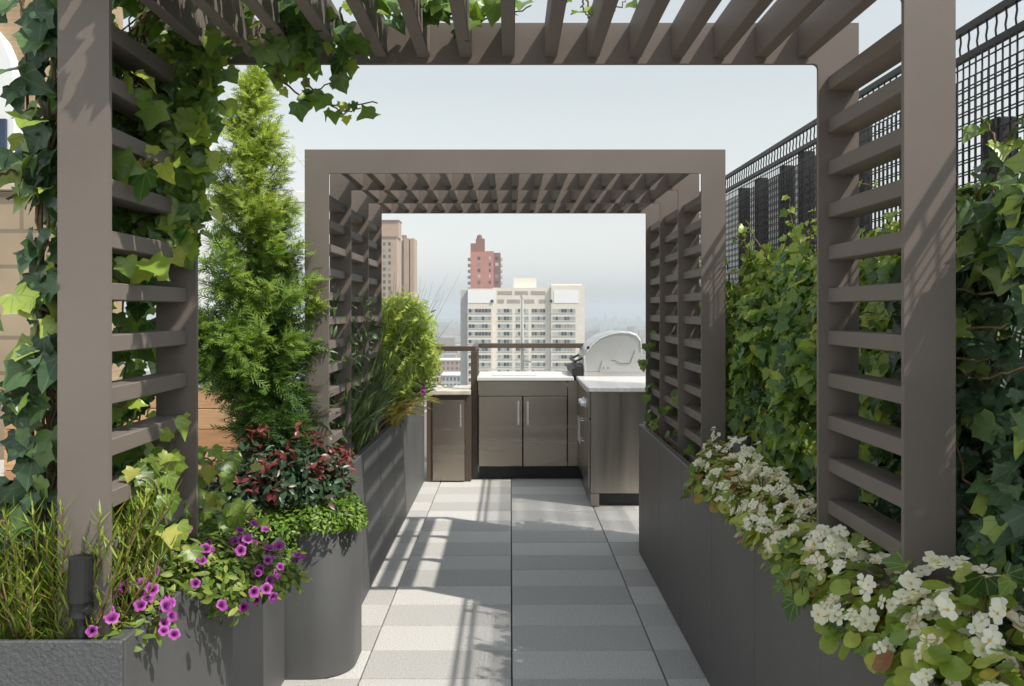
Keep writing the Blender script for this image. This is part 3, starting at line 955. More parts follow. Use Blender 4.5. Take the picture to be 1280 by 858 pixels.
for r in range(15):
    y0 = 321 + 7.5 * r
    for a, b, dy in ((597, 600.5, 0), (611, 613.5, .7), (619, 623, 1.2)):
        m = MB(); m.tone = float(rng.choice([.1, .3, .5, .8])); m.box(q(a, 0)[0], q(b, 0)[0], YR + dy - .1, YR + dy - .01, q(0, y0 + 4)[1], q(0, y0)[1]); m.build('window', win_m, RT)
    for a, b in ((584.3, 587.8), (625.7, 628)):
        m = MB(); m.box(q(a, 0)[0], q(b, 0)[0], YR + 2, YR + 9, q(0, y0 + 4.5)[1], q(0, y0 + 1)[1]); m.build('balcony', side_b, RT)

# two brown towers -------------------------------------------------------------
brn = paint('tan_brick_tower', (.40, .29, .21), rough=.85, var=.08, scale=.2, bump=0)
brd = paint('dark_brown_brick', (.25, .17, .12), rough=.85, var=.08, scale=.2, bump=0)
YT = 380.0
BT = thing('apartment_tower', 'tan brick high rise tower with a tall plain rooftop block, left of the red tower', 'building', (-60, YT + 8, GZ))
q = lambda x, y: Q(x, y, YT)
m = MB(); m.box(q(455, 0)[0], q(496, 0)[0], YT, YT + 16, GZ, q(0, 297)[1]); m.box(q(462, 0)[0], q(497.5, 0)[0], YT + 2, YT + 12, q(0, 297)[1] + .02, q(0, 276)[1]); m.build('wall', brn, BT)
m = MB(); m.box(q(461, 0)[0], q(498.2, 0)[0], YT + 1.5, YT + 12.5, q(0, 276)[1] + .02, q(0, 274.5)[1]); m.box(q(454, 0)[0], q(496.6, 0)[0], YT - .4, YT + 1.45, q(0, 297)[1] + .02, q(0, 295.5)[1]); m.build('parapet', brd, BT)
for r in range(12):
    for a in (473, 479, 485.5):
        y0 = 303 + 7.9 * r
        m = MB(); m.tone = float(rng.choice([.1, .3, .5])); m.box(q(a, 0)[0], q(a + 3, 0)[0], YT - .1, YT - .01, q(0, y0 + 4)[1], q(0, y0)[1]); m.build('window', win_m, BT)
BT2 = thing('apartment_tower', 'brown tower with dark vertical recesses, right beside the tan high rise', 'building', (-50, YT + 40, GZ))
YT2 = 420.
q = lambda x, y: Q(x, y, YT2)
m = MB()
for a, b, dy in ((497, 503, 1), (504.5, 511, 0), (512.5, 517.5, .6)): m.box(q(a, 0)[0], q(b, 0)[0], YT2 + dy, YT2 + 14, GZ, q(0, 298 if a > 500 else 300)[1])
m.build('wall', brn, BT2)
m = MB()
for a, b in ((503, 504.5), (511, 512.5)): m.box(q(a, 0)[0] + .01, q(b, 0)[0] - .01, YT2 + 2, YT2 + 13, GZ, q(0, 299)[1])
m.build('recess', brd, BT2)
m = MB(); m.box(q(501, 0)[0], q(506, 0)[0], YT2 + 4, YT2 + 9, q(0, 298)[1] + .02, q(0, 293)[1]); m.build('roof_house', brd, BT2)

# low pink brick blocks, seen under the rail -------------------------------------
pink = paint('pink_brick', (.42, .27, .21), rough=.85, var=.1, scale=.1, bump=0)
for i, (a, b, yt, Y, lab) in enumerate(((530, 579, 451, 760, 'low pink brick block with many window bays seen below the bronze rail'), (545, 572, 437.5, 1150, 'small pale roofed brick block just under the bronze rail'), (552, 580, 470, 600, 'flat white roofed low building above the fridge top'))):
    q = lambda x, y: Q(x, y, Y)
    B_ = thing('low_building', lab, 'building', (q((a + b) / 2, 0)[0], Y + 12, GZ))
    zt_ = q(0, yt)[1]
    m = MB(); m.box(q(a, 0)[0], q(b, 0)[0], Y, Y + 26, GZ, zt_); m.build('wall', (pink, brn, side_b)[i], B_)
    m = MB(); m.box(q(a, 0)[0] - .5, q(b, 0)[0] + .5, Y - .5, Y + 26.5, zt_ + .02, zt_ + .9); m.build('roof', (lite, lite, M['white'])[i], B_)
    nb = 9 if i == 0 else 6
    for k in range(nb):
        for r in range(3 if i == 0 else 2):
            xa = q(a, 0)[0] + (q(b, 0)[0] - q(a, 0)[0]) * (k + .3) / nb
            m = MB(); m.tone = .2; m.box(xa, xa + 1.6 * Y / 700, Y - .2, Y - .02, zt_ - 3.2 - 4.4 * r, zt_ - 1.0 - 4.4 * r); m.build('window', win_m, B_)

# far skyline towers -----------------------------------------------------------
sk = paint('far_concrete', (.42, .40, .38), rough=.9, var=.1, scale=.02, bump=0)
sky_l = ['broad low tower', 'tall slim tower', 'stepped tower', 'square tower', 'narrow tower', 'tallest slab tower', 'twin roofed tower', 'blocky tower', 'short slab', 'faint wide block']
for i, (x, yt, wd, Y) in enumerate(((738, 401, 5, 3300), (745, 398, 3, 3600), (752, 403, 6, 3000), (757, 393.5, 3.5, 3500), (764, 400, 4, 3100), (769, 396, 4.5, 3700), (776, 401.5, 6, 3300), (784, 399, 4, 3600), (791, 402, 6, 3100), (799, 396.5, 5, 3500))):
    a, zt_ = Q(x, yt, Y); wm = wd * Y / F
    T_ = thing('distant_tower', f'{sky_l[i]} fading in the haze, number {i + 1} from the left of the far skyline over the grill', 'building', (a, Y, GZ), 'hazy skyline towers')
    T_['label'] = f'hazy distant {sky_l[i]} on the skyline above the grill hood'
    m = MB(); m.box(a - wm / 2, a + wm / 2, Y, Y + wm, GZ, zt_); m.build('wall', sk, T_)
    m = MB(); m.box(a - wm / 4, a + wm / 5, Y + wm * .3, Y + wm * .7, zt_ + .05, zt_ + 6); m.build('roof_house', sk, T_)

# the rest of the city reads as one mass
m = MB()
for _ in range(2600):
    Y = 500 * math.exp(rng.uniform(0, 2.6)); X = rng.uniform(-.42, .42) * Y
    px = CX + F * X / Y
    if 570 < px < 735 and Y < 700: continue
    wx, wy = rng.uniform(10, 34, 2); h_ = rng.choice([8, 12, 18, 24, 34], p=[.25, .3, .25, .14, .06]) * rng.uniform(.8, 1.3)
    if Y < 900: h_ = min(h_, 24)
    m.tone = rng.random()
    m.box(X - wx / 2, X + wx / 2, Y, Y + wy, GZ, GZ + h_)
o = m.build('distant_city', tone_mat('city_mix', [(0, (.2, .14, .11)), (.3, (.34, .25, .2)), (.55, (.4, .37, .34)), (.8, (.5, .47, .43)), (1, (.3, .3, .31))], rough=.9))
o['kind'] = 'stuff'
pos = []
for _ in range(2500):
    Y = 600 * math.exp(rng.uniform(0, 2.4)); pos.append((rng.uniform(-.4, .4) * Y, Y, GZ + 5))
pos = np.array(pos); k_ = len(pos)
m = MB()
for p in pos:
    r = rng.uniform(8, 26); m.tone = rng.random()
    m.add([(p[0] + r * math.cos(t) * rng.uniform(.8, 1.2), p[1] + r * math.sin(t), GZ + rng.uniform(3, 8)) for t in np.linspace(0, 5.2, 6)] + [(p[0], p[1], GZ + rng.uniform(9, 15))], [(i, (i + 1) % 6, 6) for i in range(6)])
o = m.build('far_trees', tone_mat('far_tree', [(0, (.03, .06, .03)), (1, (.07, .11, .05))], rough=.9)); o['kind'] = 'stuff'

# haze
hm = bpy.data.materials.new('haze_air'); hm.use_nodes = True
for nd in list(hm.node_tree.nodes):
    if nd.type == 'BSDF_PRINCIPLED': hm.node_tree.nodes.remove(nd)
pvn = hm.node_tree.nodes.new('ShaderNodeVolumePrincipled')
pvn.inputs['Color'].default_value = (.84, .93, 1, 1); pvn.inputs['Density'].default_value = .00037; pvn.inputs['Anisotropy'].default_value = 0.0
hm.node_tree.links.new(pvn.outputs[0], hm.node_tree.nodes['Material Output'].inputs['Volume'])
m = MB(); m.box(-9500, 9500, -9500, 9500, GZ - 1, 62)
hz = m.build('haze', hm); hz['kind'] = 'stuff'

# ================================================================== PLANTS
def plant(name, label, cat_, loc, group=None):
    return thing(name, label, cat_, loc, group)


def stems_mesh(paths, r0, r1, mat, parent, n=5, name='stems'):
    m = MB()
    for p in paths:
        m.tube(p, r0, n, r1=r1, caps=False)
    return m.build(name, mat, parent, smooth=True)


def hedge(name, label, y0, y1, ztop, n, size, mat, tone_fn, xs=1.16, amp=.09, zlow=.74, lean=.05, sprigs=14, nstem=26, thin=.1):
    root = plant(name, label, 'ivy', (1.1, (y0 + y1) / 2, .77))
    pos = np.stack([np.zeros(n), rng.uniform(y0, y1, n), zlow + (ztop - zlow) * rng.random(n) ** .92], 1)
    edge = ztop + .07 * np.sin(pos[:, 1] * 7) + .05 * np.sin(pos[:, 1] * 17 + 1) - .03
    keep = pos[:, 2] < edge
    hole = wob(pos * (1, 1, 1), 11.0, 5) + .35 * rng.normal(size=n)
    keep &= ~(wob(pos, 16.0, 3) > .52)
    keep &= ~((pos[:, 2] > ztop - thin) & (hole > (-.15 if thin > .3 else -.05)))
    pos = pos[keep]; n = len(pos)
    bul = amp * wob(pos, 6.5, y0)
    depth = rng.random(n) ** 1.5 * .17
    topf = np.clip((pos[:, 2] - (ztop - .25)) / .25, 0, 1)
    pos[:, 0] = xs - bul + depth + topf * .05 - lean * np.clip((ztop - pos[:, 2]) / (ztop - zlow), 0, 1)
    nr = np.stack([-np.ones(n), -.3 + .0 * pos[:, 1], .75 + .5 * topf], 1) + rnd(n, .62)
    tp = np.stack([-.25 * np.ones(n), np.zeros(n), -np.ones(n)], 1) + rnd(n, .55)
    sc = size * rng.uniform(.45, 1.3, n)
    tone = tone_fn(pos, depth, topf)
    # long shoots reaching out of the hedge and over its top
    P_, N_, T_, S_, To = [pos], [nr], [tp], [sc], [tone]
    paths = []
    for k in range(sprigs):
        ya = rng.uniform(y0 + .1, y1 - .1); top = rng.random() < .75
        za = ztop - .08 if top else rng.uniform(zlow + .2, ztop - .2)
        a = np.array([xs + .05, ya, za]); 
        d = np.array([rng.uniform(-.12, .12), rng.uniform(-.15, .15), rng.uniform(.08, .26)]) if top else np.array([-rng.uniform(.08, .18), rng.uniform(-.12, .12), rng.uniform(-.06, .1)])
        pth = vine_path([a, a + d * .55 + rnd(1, .02)[0], a + d], 14, .003)
        paths.append(pth)
        q, nn, tt, ss = on_vine(pth, .035, size * .75, (-.6, -.3, .7), .5, .03)
        P_.append(q); N_.append(nn); T_.append(tt); S_.append(ss); To.append(np.clip(.84 + .1 * rng.normal(size=len(q)), 0, 1))
    for k in range(nstem):                # woody stems inside
        ya = rng.uniform(y0, y1)
        paths.append(vine_path([(xs + .09, ya, zlow), (xs + .06 + rng.normal(0, .02), ya + rng.normal(0, .1), (zlow + ztop) / 2), (xs + .12, ya + rng.normal(0, .2), ztop - .05)], 14, .008))
    for k in range(nstem // 2):
        ya = rng.uniform(y0, y1 - .4); za = rng.uniform(zlow + .2, ztop - .1)
        paths.append(vine_path([(xs + .02, ya, za), (xs - .05, ya + .2, za + rng.normal(0, .05)), (xs + .02, ya + .42, za + rng.normal(0, .07))], 14, .004))
    stems_mesh(paths, .0036, .0018, M['vine'], root)
    leaves('foliage', mat, IVY, np.concatenate(P_), np.concatenate(N_), np.concatenate(T_), np.concatenate(S_), np.concatenate(To), root)
    return root


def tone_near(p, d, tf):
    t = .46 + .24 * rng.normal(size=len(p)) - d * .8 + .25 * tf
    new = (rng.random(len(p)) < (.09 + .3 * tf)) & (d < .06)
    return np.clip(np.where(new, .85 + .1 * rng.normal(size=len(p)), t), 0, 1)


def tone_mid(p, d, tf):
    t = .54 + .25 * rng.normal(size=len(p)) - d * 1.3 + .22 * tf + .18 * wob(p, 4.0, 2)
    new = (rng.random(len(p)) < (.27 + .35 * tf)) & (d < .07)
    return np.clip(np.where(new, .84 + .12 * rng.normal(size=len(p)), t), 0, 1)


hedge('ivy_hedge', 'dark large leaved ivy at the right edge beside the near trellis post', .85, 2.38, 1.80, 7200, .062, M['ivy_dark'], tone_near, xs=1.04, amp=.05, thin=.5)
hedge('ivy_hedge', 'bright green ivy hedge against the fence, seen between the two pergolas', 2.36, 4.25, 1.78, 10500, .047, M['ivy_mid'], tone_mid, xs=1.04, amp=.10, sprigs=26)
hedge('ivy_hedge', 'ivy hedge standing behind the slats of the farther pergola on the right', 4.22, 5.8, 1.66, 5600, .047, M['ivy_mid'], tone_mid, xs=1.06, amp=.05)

# ---- white begonias along the right planter edge
def petal_mesh(kind, k):
    r = random.Random(k)
    vs, fs, ts = [], [], []
    if kind == 'beg':
        def ring(c, nrm, R, np_, tone):
            nrm = np.array(nrm, float); nrm /= np.linalg.norm(nrm)
            u = np.cross(nrm, (.3, .9, .2)); u /= np.linalg.norm(u); v = np.cross(nrm, u)
            for i in range(np_):
                a = 2 * math.pi * i / np_ + r.random() * .4
                rad = R * (1 if i % 2 else .72) * (.85 + .3 * r.random())
                d = u * math.cos(a) + v * math.sin(a); s = np.cross(nrm, d)
                b = len(vs)
                for q, (l, w_, hh) in enumerate(((0, 0, 0), (.5, .42, .14), (.95, .36, .12), (1.05, 0, .05), (.95, -.36, .12), (.5, -.42, .14))):
                    vs.append(tuple(np.array(c) + d * l * rad + s * w_ * rad + nrm * hh * rad * (1 + .4 * r.random()))); ts.append(tone + .1 * r.random() if q else .25)
                fs.append((b, b + 1, b + 2, b + 3, b + 4, b + 5))
            b = len(vs)
            for i in range(6):
                a = 2 * math.pi * i / 6
                vs.append(tuple(np.array(c) + (u * math.cos(a) + v * math.sin(a)) * R * .16 + nrm * R * .1)); ts.append(0)
            vs.append(tuple(np.array(c) + nrm * R * .28)); ts.append(0.05)
            fs.extend([(b + i, b + (i + 1) % 6, b + 6) for i in range(6)])
        for q in range(3):
            c = np.array([r.uniform(-.02, .02), r.uniform(-.02, .02), r.uniform(-.012, .012)])
            if q == 0: c *= .2
            ring(c, (r.uniform(-.6, .3), r.uniform(-.7, .1), 1), .019 * r.uniform(.8, 1.15), r.choice((4, 4, 5)), .22 + .5 * r.random() if k % 5 else .85)
    else:
        n = 20; R = .0175
        rings = [(0.0, -.012, .0), (.18, -.010, .1), (.45, -.001, .42), (.8, .002, .62), (1.0, 0.0, .78)]
        if k % 6 in (4, 5):
            rings = [(q * (.62 if k % 6 == 4 else .34), z + (.012 if k % 6 == 4 else .02) * q, t * .85) for q, z, t in rings]
        for (q, z, t) in rings:
            for i in range(n):
                a = 2 * math.pi * i / n
                lobe = 1 + (.2 * (abs(math.cos(2.5 * a)) ** .7 - .75) if q > .7 else 0)
                vs.append((R * q * lobe * math.cos(a), R * q * lobe * math.sin(a), z + (.0022 * math.cos(10 * a + k) + .002 * math.cos(2 * a + k) if q > .7 else 0)))
                ts.append(t + (.06 * math.cos(5 * a) if q > .4 else 0) + (.1 if k % 3 == 0 and q > .4 else 0))
        for j in range(4):
            for i in range(n):
                fs.append((j * n + i, j * n + (i + 1) % n, (j + 1) * n + (i + 1) % n, (j + 1) * n + i))
        b = len(vs)                               # slim tube behind
        for i in range(6):
            a = 2 * math.pi * i / 6
            vs.append((.0035 * math.cos(a), .0035 * math.sin(a), -.009)); ts.append(.4)
        for i in range(6):
            a = 2 * math.pi * i / 6
            vs.append((.0022 * math.cos(a), .0022 * math.sin(a), -.03)); ts.append(.2)
        fs.extend([(b + i, b + (i + 1) % 6, b + 6 + (i + 1) % 6, b + 6 + i) for i in range(6)])
    me = bpy.data.meshes.new('flower')
    me.from_pydata(vs, [], fs)
    at = me.attributes.new('tone', 'FLOAT', 'POINT'); at.data.foreach_set('value', np.clip(ts, 0, 1))
    me.polygons.foreach_set('use_smooth', [True] * len(fs))
    me.materials.append(M['beg'] if kind == 'beg' else M['pet'])
    return me


BEGF = [petal_mesh('beg', k) for k in range(10)]
PETF = [petal_mesh('pet', k) for k in (0, 1, 2, 3, 6, 7, 8, 4, 9, 12)]


def put_flower(me, p, nrm, scale, parent, name='flower'):
    o = bpy.data.objects.new(name, me); COL.objects.link(o)
    attach(o, parent)
    q = Vector(nrm).to_track_quat('Z', 'Y') @ Matrix.Rotation(rng.uniform(0, 6.28), 3, 'Z').to_quaternion()
    o.location = p; o.rotation_mode = 'QUATERNION'; o.rotation_quaternion = q
    o.scale = (scale,) * 3
    return o


beg_labels = ['white begonia clump at the bottom right corner, nearest the camera',
              'tall white begonia with broad lime leaves in front of the near trellis post, just right of its foot',
              'white begonia at the foot of the near right trellis post',
              'white begonia leaning over the planter edge just left of the near right post',
              'sparse white begonia below the lowest slats of the near right trellis',
              'white begonia between the near right trellis and the dense cream flowers',
              'dense begonia with yellowing leaves, nearest of the cream flowering row between the pergolas',
              'cream begonia in the middle of the dense flowering row between the pergolas',
              'pale begonia with peach tinted flowers beside the grey spotlight',
              'farthest white begonia, beside the front post of the farther pergola']
beg_labels[1] = 'tall white begonia with broad lime leaves to the right of the near trellis post'
beg_spots = [(.875, 1.42, .07, .15, 24), (.875, 1.66, .12, .16, 36), (.86, 1.80, .06, .12, 20), (.835, 2.02, .05, .12, 26), (.845, 2.26, .045, .12, 26), (.85, 2.52, .05, .13, 26),
             (.86, 2.80, .065, .14, 75), (.87, 3.08, .07, .15, 95), (.885, 3.38, .08, .16, 95), (.885, 3.68, .08, .15, 75)]
for i, ((x, y, h, rad, nf), lab) in enumerate(zip(beg_spots, beg_labels)):
    root = plant('begonia', lab, 'begonia', (x, y, .755), 'white begonias along the right planter edge')
    far = y > 2.7
    n = 300 if far else 240
    p, nr, r = blob((x, y, .77), (rad * .8, rad * 1.15, h + .10), n, .6, .8, amp=.2, ph=i, low=-.1)
    p[:, 2] = np.maximum(p[:, 2], .77)
    sc = (.038 if far else .041) * rng.uniform(.5, 1.3, n)
    tn = np.clip(.52 + .2 * rng.normal(size=n) + (.14 if far else 0) + .25 * (rng.random(n) < .1), 0, 1)
    stems_mesh([vine_path([(x + rng.normal(0, .02), y + rng.normal(0, .03), .745), p[k] * .5 + np.array([x, y, .80]) * .5, p[k]], 6, .002) for k in range(0, len(p), 6)], .003, .002, M['vine'], root)
    leaves('foliage', M['beg_leaf'], ROUND, p, nr + rnd(n, .35), unit(nr * (1, 1, 0)) + rnd(n, .5), sc, tn, root)
    p, nr, r = blob((x - .01, y - .02, .79), (rad * .8, rad * 1.1, h + .115), nf * 3, .2, .7, amp=.15, ph=i, low=.0)
    for q in range(min(nf, len(p))):
        put_flower(BEGF[int(rng.integers(10))], p[q] + np.array([0, 0, .012]), nr[q] + np.array([-.5, -.5, .3]), rng.uniform(.85, 1.15) if not far else rng.uniform(.55, .85), root)

# light green ivy trailing among the begonias and over the planter edge
TR = plant('trailing_ivy', 'pale green ivy shoots trailing over the right planter edge among the begonias', 'ivy', (.85, 2.3, .77))
paths, acc = [], []
for a in ([(.86, 2.55, .83), (.79, 2.45, .845), (.745, 2.36, .79), (.74, 2.25, .755)], [(.86, 2.2, .83), (.80, 2.1, .85), (.755, 2.02, .80), (.75, 1.95, .765)], [(.85, 2.36, .82), (.80, 2.27, .86), (.76, 2.2, .82)],
          [(.88, 1.95, .84), (.84, 1.87, .93), (.82, 1.80, .92), (.79, 1.75, .86)], [(.95, 1.75, .84), (.93, 1.7, .98), (.90, 1.62, 1.02)], [(.9, 3.75, .82), (.80, 3.7, .83), (.745, 3.62, .79), (.735, 3.55, .76)],
          [(.92, 1.55, .84), (.95, 1.5, .97), (.93, 1.44, .99)], [(1.0, 2.1, .84), (.93, 2.2, .95), (.87, 2.22, .93)], [(1.02, 1.9, .84), (.99, 1.84, 1.0), (.95, 1.80, 1.04)]):
    pth = vine_path(a, 20, .003); paths.append(pth); acc.append(on_vine(pth, .022, .05, (-.5, -.5, .8), .4, .028))
q, nn, tt, ss = cat(*acc)
stems_mesh(paths, .0026, .0015, M['vine'], TR)
leaves('foliage', M['ivy_light'], IVY, q, nn, tt, ss, np.clip(.45 + .25 * rng.normal(size=len(q)), 0, 1), TR)

# little shoots poking through the farther pergola on the right
TR2 = plant('trailing_ivy', 'small ivy shoots poking through the right slats of the farther pergola', 'ivy', (.9, 5.2, .77))
paths, acc = [], []
for (y, z) in ((5.6, 1.18), (5.63, 1.0), (5.58, .86), (5.0, .95), (4.8, .82), (5.3, .84), (4.4, .8), (5.55, 1.3), (4.6, 1.05)):
    a = np.array([1.05, y, z]); pth = vine_path([a, a + (-.12, rng.normal(0, .03), .03), a + (-.21, rng.normal(0, .05), -.02)], 10, .003)
    paths.append(pth); acc.append(on_vine(pth, .022, .05, (-.6, -.5, .6), .5, .03))
q, nn, tt, ss = cat(*acc)
stems_mesh(paths, .0025, .0015, M['vine'], TR2)
leaves('foliage', M['ivy_light'], IVY, q, nn, tt, ss, np.clip(.3 + .25 * rng.normal(size=len(q)), 0, 1), TR2)

# ---- ivy on the near left trellis and on its roof
IL = plant('climbing_ivy', 'dark ivy climbing the outer side of the near left trellis post, broad leaves in shade', 'ivy', (-1.05, 2.0, .77))
n = 250
pos = np.stack([rng.uniform(-1.055, -.965, n), rng.uniform(1.89, 2.02, n), .85 + 1.32 * rng.random(n)], 1)
pos[:, 0] += .02 * np.sin(pos[:, 2] * 9)
nr = np.array([-.35, -1, .45]) + rnd(n, .45); tp = np.array([-.1, -.2, -1]) + rnd(n, .4)
tn = np.clip(.42 + .24 * rng.normal(size=n) + .5 * (rng.random(n) < .14), 0, 1)
paths = [vine_path([(-1.02, 1.95, .76), (-1.01 + rng.normal(0, .02), 1.95, 1.2), (-1.01 + rng.normal(0, .03), 1.95, 1.7), (-1.0 + rng.normal(0, .05), 1.95, 2.2)], 30, .006) for _ in range(7)]
acc = []
for a in ([(-1.0, 1.93, 1.5), (-1.07, 1.9, 1.53), (-1.11, 1.88, 1.50)], [(-1.03, 1.93, 1.75), (-1.07, 1.9, 1.8), (-1.10, 1.88, 1.76)], [(-1.0, 1.93, 2.1), (-1.06, 1.9, 2.16), (-1.1, 1.88, 2.1)], [(-1.03, 1.9, 1.0), (-1.08, 1.89, 1.05), (-1.11, 1.87, 1.0)], [(-1.02, 1.93, 1.3), (-1.1, 1.88, 1.34), (-1.15, 1.86, 1.28)]):
    pth = vine_path(a, 14, .003); paths.append(pth); acc.append(on_vine(pth, .026, .055, (-.3, -1, .5), .4, .03))
q, nn, tt, ss = cat(*acc)
stems_mesh(paths, .0045, .003, M['vine'], IL)
leaves('foliage', M['ivy_dark'], IVY, np.concatenate([pos, q]), np.concatenate([nr, nn]), np.concatenate([tp, tt]), np.concatenate([(.062 * rng.uniform(.45, 1.3, n)), ss]), np.concatenate([tn, np.clip(.55 + .25 * rng.normal(size=len(q)), 0, 1)]), IL)

IT = plant('climbing_ivy', 'tangled ivy growing through the near left trellis and hanging from the pergola roof', 'ivy', (-.98, 2.2, .77))
acc, tones, paths = [], [], []
# body behind the slats: denser toward the top
n = 2300
z = .82 + 1.42 * rng.random(n) ** .62
pos = np.stack([rng.uniform(-1.16, -.985, n), rng.uniform(1.95, 2.62, n), z], 1)
pos[:, 0] -= .03 * wob(pos, 8)
pos[:, 0] = np.maximum(pos[:, 0], -.497 * pos[:, 1] + rng.normal(0, .01, len(pos)))
keep = rng.random(n) < (.42 + .4 * (pos[:, 2] > 1.7) + .3 * (pos[:, 2] < 1.15))
pos = pos[keep]; n = len(pos)
acc.append((pos, np.array([.6, -.5, .4]) + rnd(n, .6), np.array([0, 0, -1]) + rnd(n, .45), .054 * rng.uniform(.45, 1.3, n)))
tones.append(np.clip(.34 + .22 * rng.normal(size=n) + .4 * (rng.random(n) < .12), 0, 1))
# curtain in front of the back post and beam
n = 400
pos = np.stack([rng.uniform(-.99, -.76, n), rng.uniform(2.28, 2.37, n), 1.65 + .6 * rng.random(n) ** .8], 1)
pos[:, 0] -= .10 * (2.25 - pos[:, 2]) * (pos[:, 0] > -.85)
acc.append((pos, np.array([.3, -1, .4]) + rnd(n, .5), np.array([0, 0, -1]) + rnd(n, .5), .05 * rng.uniform(.45, 1.3, n)))
tones.append(np.clip(.58 + .22 * rng.normal(size=n), 0, 1))
# roof mat
n = 620
pos = np.stack([-.95 + .95 * rng.random(n) ** 1.5, rng.uniform(1.75, 2.36, n), 2.26 + .06 * rng.random(n)], 1)
acc.append((pos, np.array([0, -.5, .8]) + rnd(n, .5), np.array([.3, -.4, -.5]) + rnd(n, .7), .052 * rng.uniform(.45, 1.3, n)))
tones.append(np.clip(.5 + .24 * rng.normal(size=n), 0, 1))
# hanging bunch near the roof middle
n = 60
pos = np.stack([rng.normal(-.52, .06, n), rng.uniform(2.15, 2.33, n), rng.uniform(2.13, 2.26, n)], 1)
acc.append((pos, np.array([.1, -1, .3]) + rnd(n, .5), np.array([0, 0, -1]) + rnd(n, .5), .055 * rng.uniform(.5, 1.2, n)))
tones.append(np.clip(.45 + .22 * rng.normal(size=n), 0, 1))
def shoot(pts, step, size, tone, face=(0, -1, .4), sp=.45, pet=.03):
    pth = vine_path(pts, 24, .003); paths.append(pth)
    a = on_vine(pth, step, size, face, sp, pet); acc.append(a)
    tones.append(np.clip(tone + .2 * rng.normal(size=len(a[0])), 0, 1))
Y = 2.25
shoot([P(372, 30, Y), P(345, 90, Y), P(352, 100, Y), P(395, 128, Y), P(440, 132, Y), P(474, 128, Y)], .03, .044, .6)
shoot([P(372, 60, Y), P(385, 105, Y), P(420, 136, Y), P(450, 138, Y)], .034, .04, .6)
shoot([P(425, 10, Y), P(436, 60, Y), P(425, 95, Y), P(392, 112, Y)], .034, .055, .6)
shoot([P(330, 10, Y), P(322, 45, Y), P(296, 52, Y)], .05, .045, .65)
shoot([P(530, -30, Y), P(548, 8, Y), P(575, 25, Y), P(628, 20, Y), P(662, 8, Y)], .036, .05, .7)
shoot([P(700, -30, Y), P(728, -8, Y), P(745, 22, Y), P(772, 10, Y), P(785, -6, Y)], .05, .04, .7)
shoot([P(735, -30, Y), P(728, 5, Y), P(738, 24, Y)], .05, .04, .6)
shoot([P(545, -20, Y), P(540, 20, Y), P(545, 30, Y)], .05, .07, .45)
for (x0, y0, x1, y1) in ((220, 90, 288, 92), (215, 130, 282, 135), (210, 170, 276, 205), (225, 60, 262, 110), (215, 220, 262, 262), (200, 260, 250, 300)):
    shoot([P(x0, y0, 2.34), P((x0 + x1) / 2, (y0 + y1) / 2 - 14, 2.34), P(x1, y1, 2.33)], .028, .056, .72)
for (x0, y0, x1, y1) in ((150, 105, 185, 120), (160, 215, 200, 205), (140, 330, 200, 345), (140, 520, 165, 512), (145, 340, 150, 372)):
    shoot([P(x0, y0, 2.0) - (.1, 0, 0), P((x0 + x1) / 2, (y0 + y1) / 2 - 8, 2.05), P(x1, y1, 2.1)], .03, .06, .75)
for _ in range(12):
    a = rng.normal(0, .03); paths.append(vine_path([(-1.05 + a, 2.0 + rng.uniform(0, .5), .76), (-1.03, 2.05 + rng.uniform(0, .5), 1.4), (-1.0, 2.1 + rng.uniform(0, .4), 2.0), (-.95 + rng.uniform(0, .1), 2.2, 2.25), (-.6 + rng.uniform(-.2, .3), 2.1 + rng.uniform(-.1, .2), 2.29)], 30, .006))
q, nn, tt, ss = cat(*acc)
stems_mesh(paths, .0032, .0018, M['vine'], IT)
leaves('foliage', M['ivy_mid'], IVY, q, nn, tt, ss, np.concatenate(tones), IT)

# pale trailing ivy at the foot of the left trellis
IP = plant('trailing_ivy', 'pale lime ivy scrambling over the foot of the near left trellis toward the round planter', 'ivy', (-.88, 2.5, .78))
acc, tones, paths = [], [], []
for (pts, Yq) in (([(140, 690), (165, 640), (190, 610), (215, 560), (225, 525)], 2.15), ([(150, 690), (200, 640), (250, 628), (300, 640), (322, 648)], 2.5), ([(220, 600), (250, 575), (275, 575), (300, 600)], 2.6), ([(160, 690), (150, 630), (170, 590), (200, 575)], 2.1),
                  ([(230, 690), (260, 650), (290, 640), (310, 660)], 2.7), ([(210, 690), (225, 650), (240, 600), (262, 560)], 2.6), ([(120, 700), (150, 668), (190, 672), (230, 690)], 2.2), ([(235, 640), (275, 665), (300, 690)], 2.75), ([(180, 680), (205, 655), (190, 600), (160, 605)], 2.05)):
    pth = vine_path([P(x, y, Yq) for x, y in pts], 24, .004); paths.append(pth)
    a = on_vine(pth, .016, .046, (.25, -.8, .6), .5, .04); acc.append(a); tones.append(np.clip(.5 + .25 * rng.normal(size=len(a[0])), 0, 1))
n = 260
pos = np.stack([rng.uniform(-1.15, -.86, n), rng.uniform(2.1, 2.54, n), .80 + .2 * rng.random(n) ** 1.3], 1)
acc.append((pos, np.array([.2, -.6, .8]) + rnd(n, .5), np.array([.3, -.6, -.5]) + rnd(n, .6), .055 * rng.uniform(.5, 1.2, n))); tones.append(np.clip(.15 + .25 * rng.normal(size=n), 0, 1))
q, nn, tt, ss = cat(*acc)
stems_mesh(paths, .003, .0018, M['vine'], IP)
leaves('foliage', M['ivy_light'], IVY, q, nn, tt, ss, np.concatenate(tones), IP)

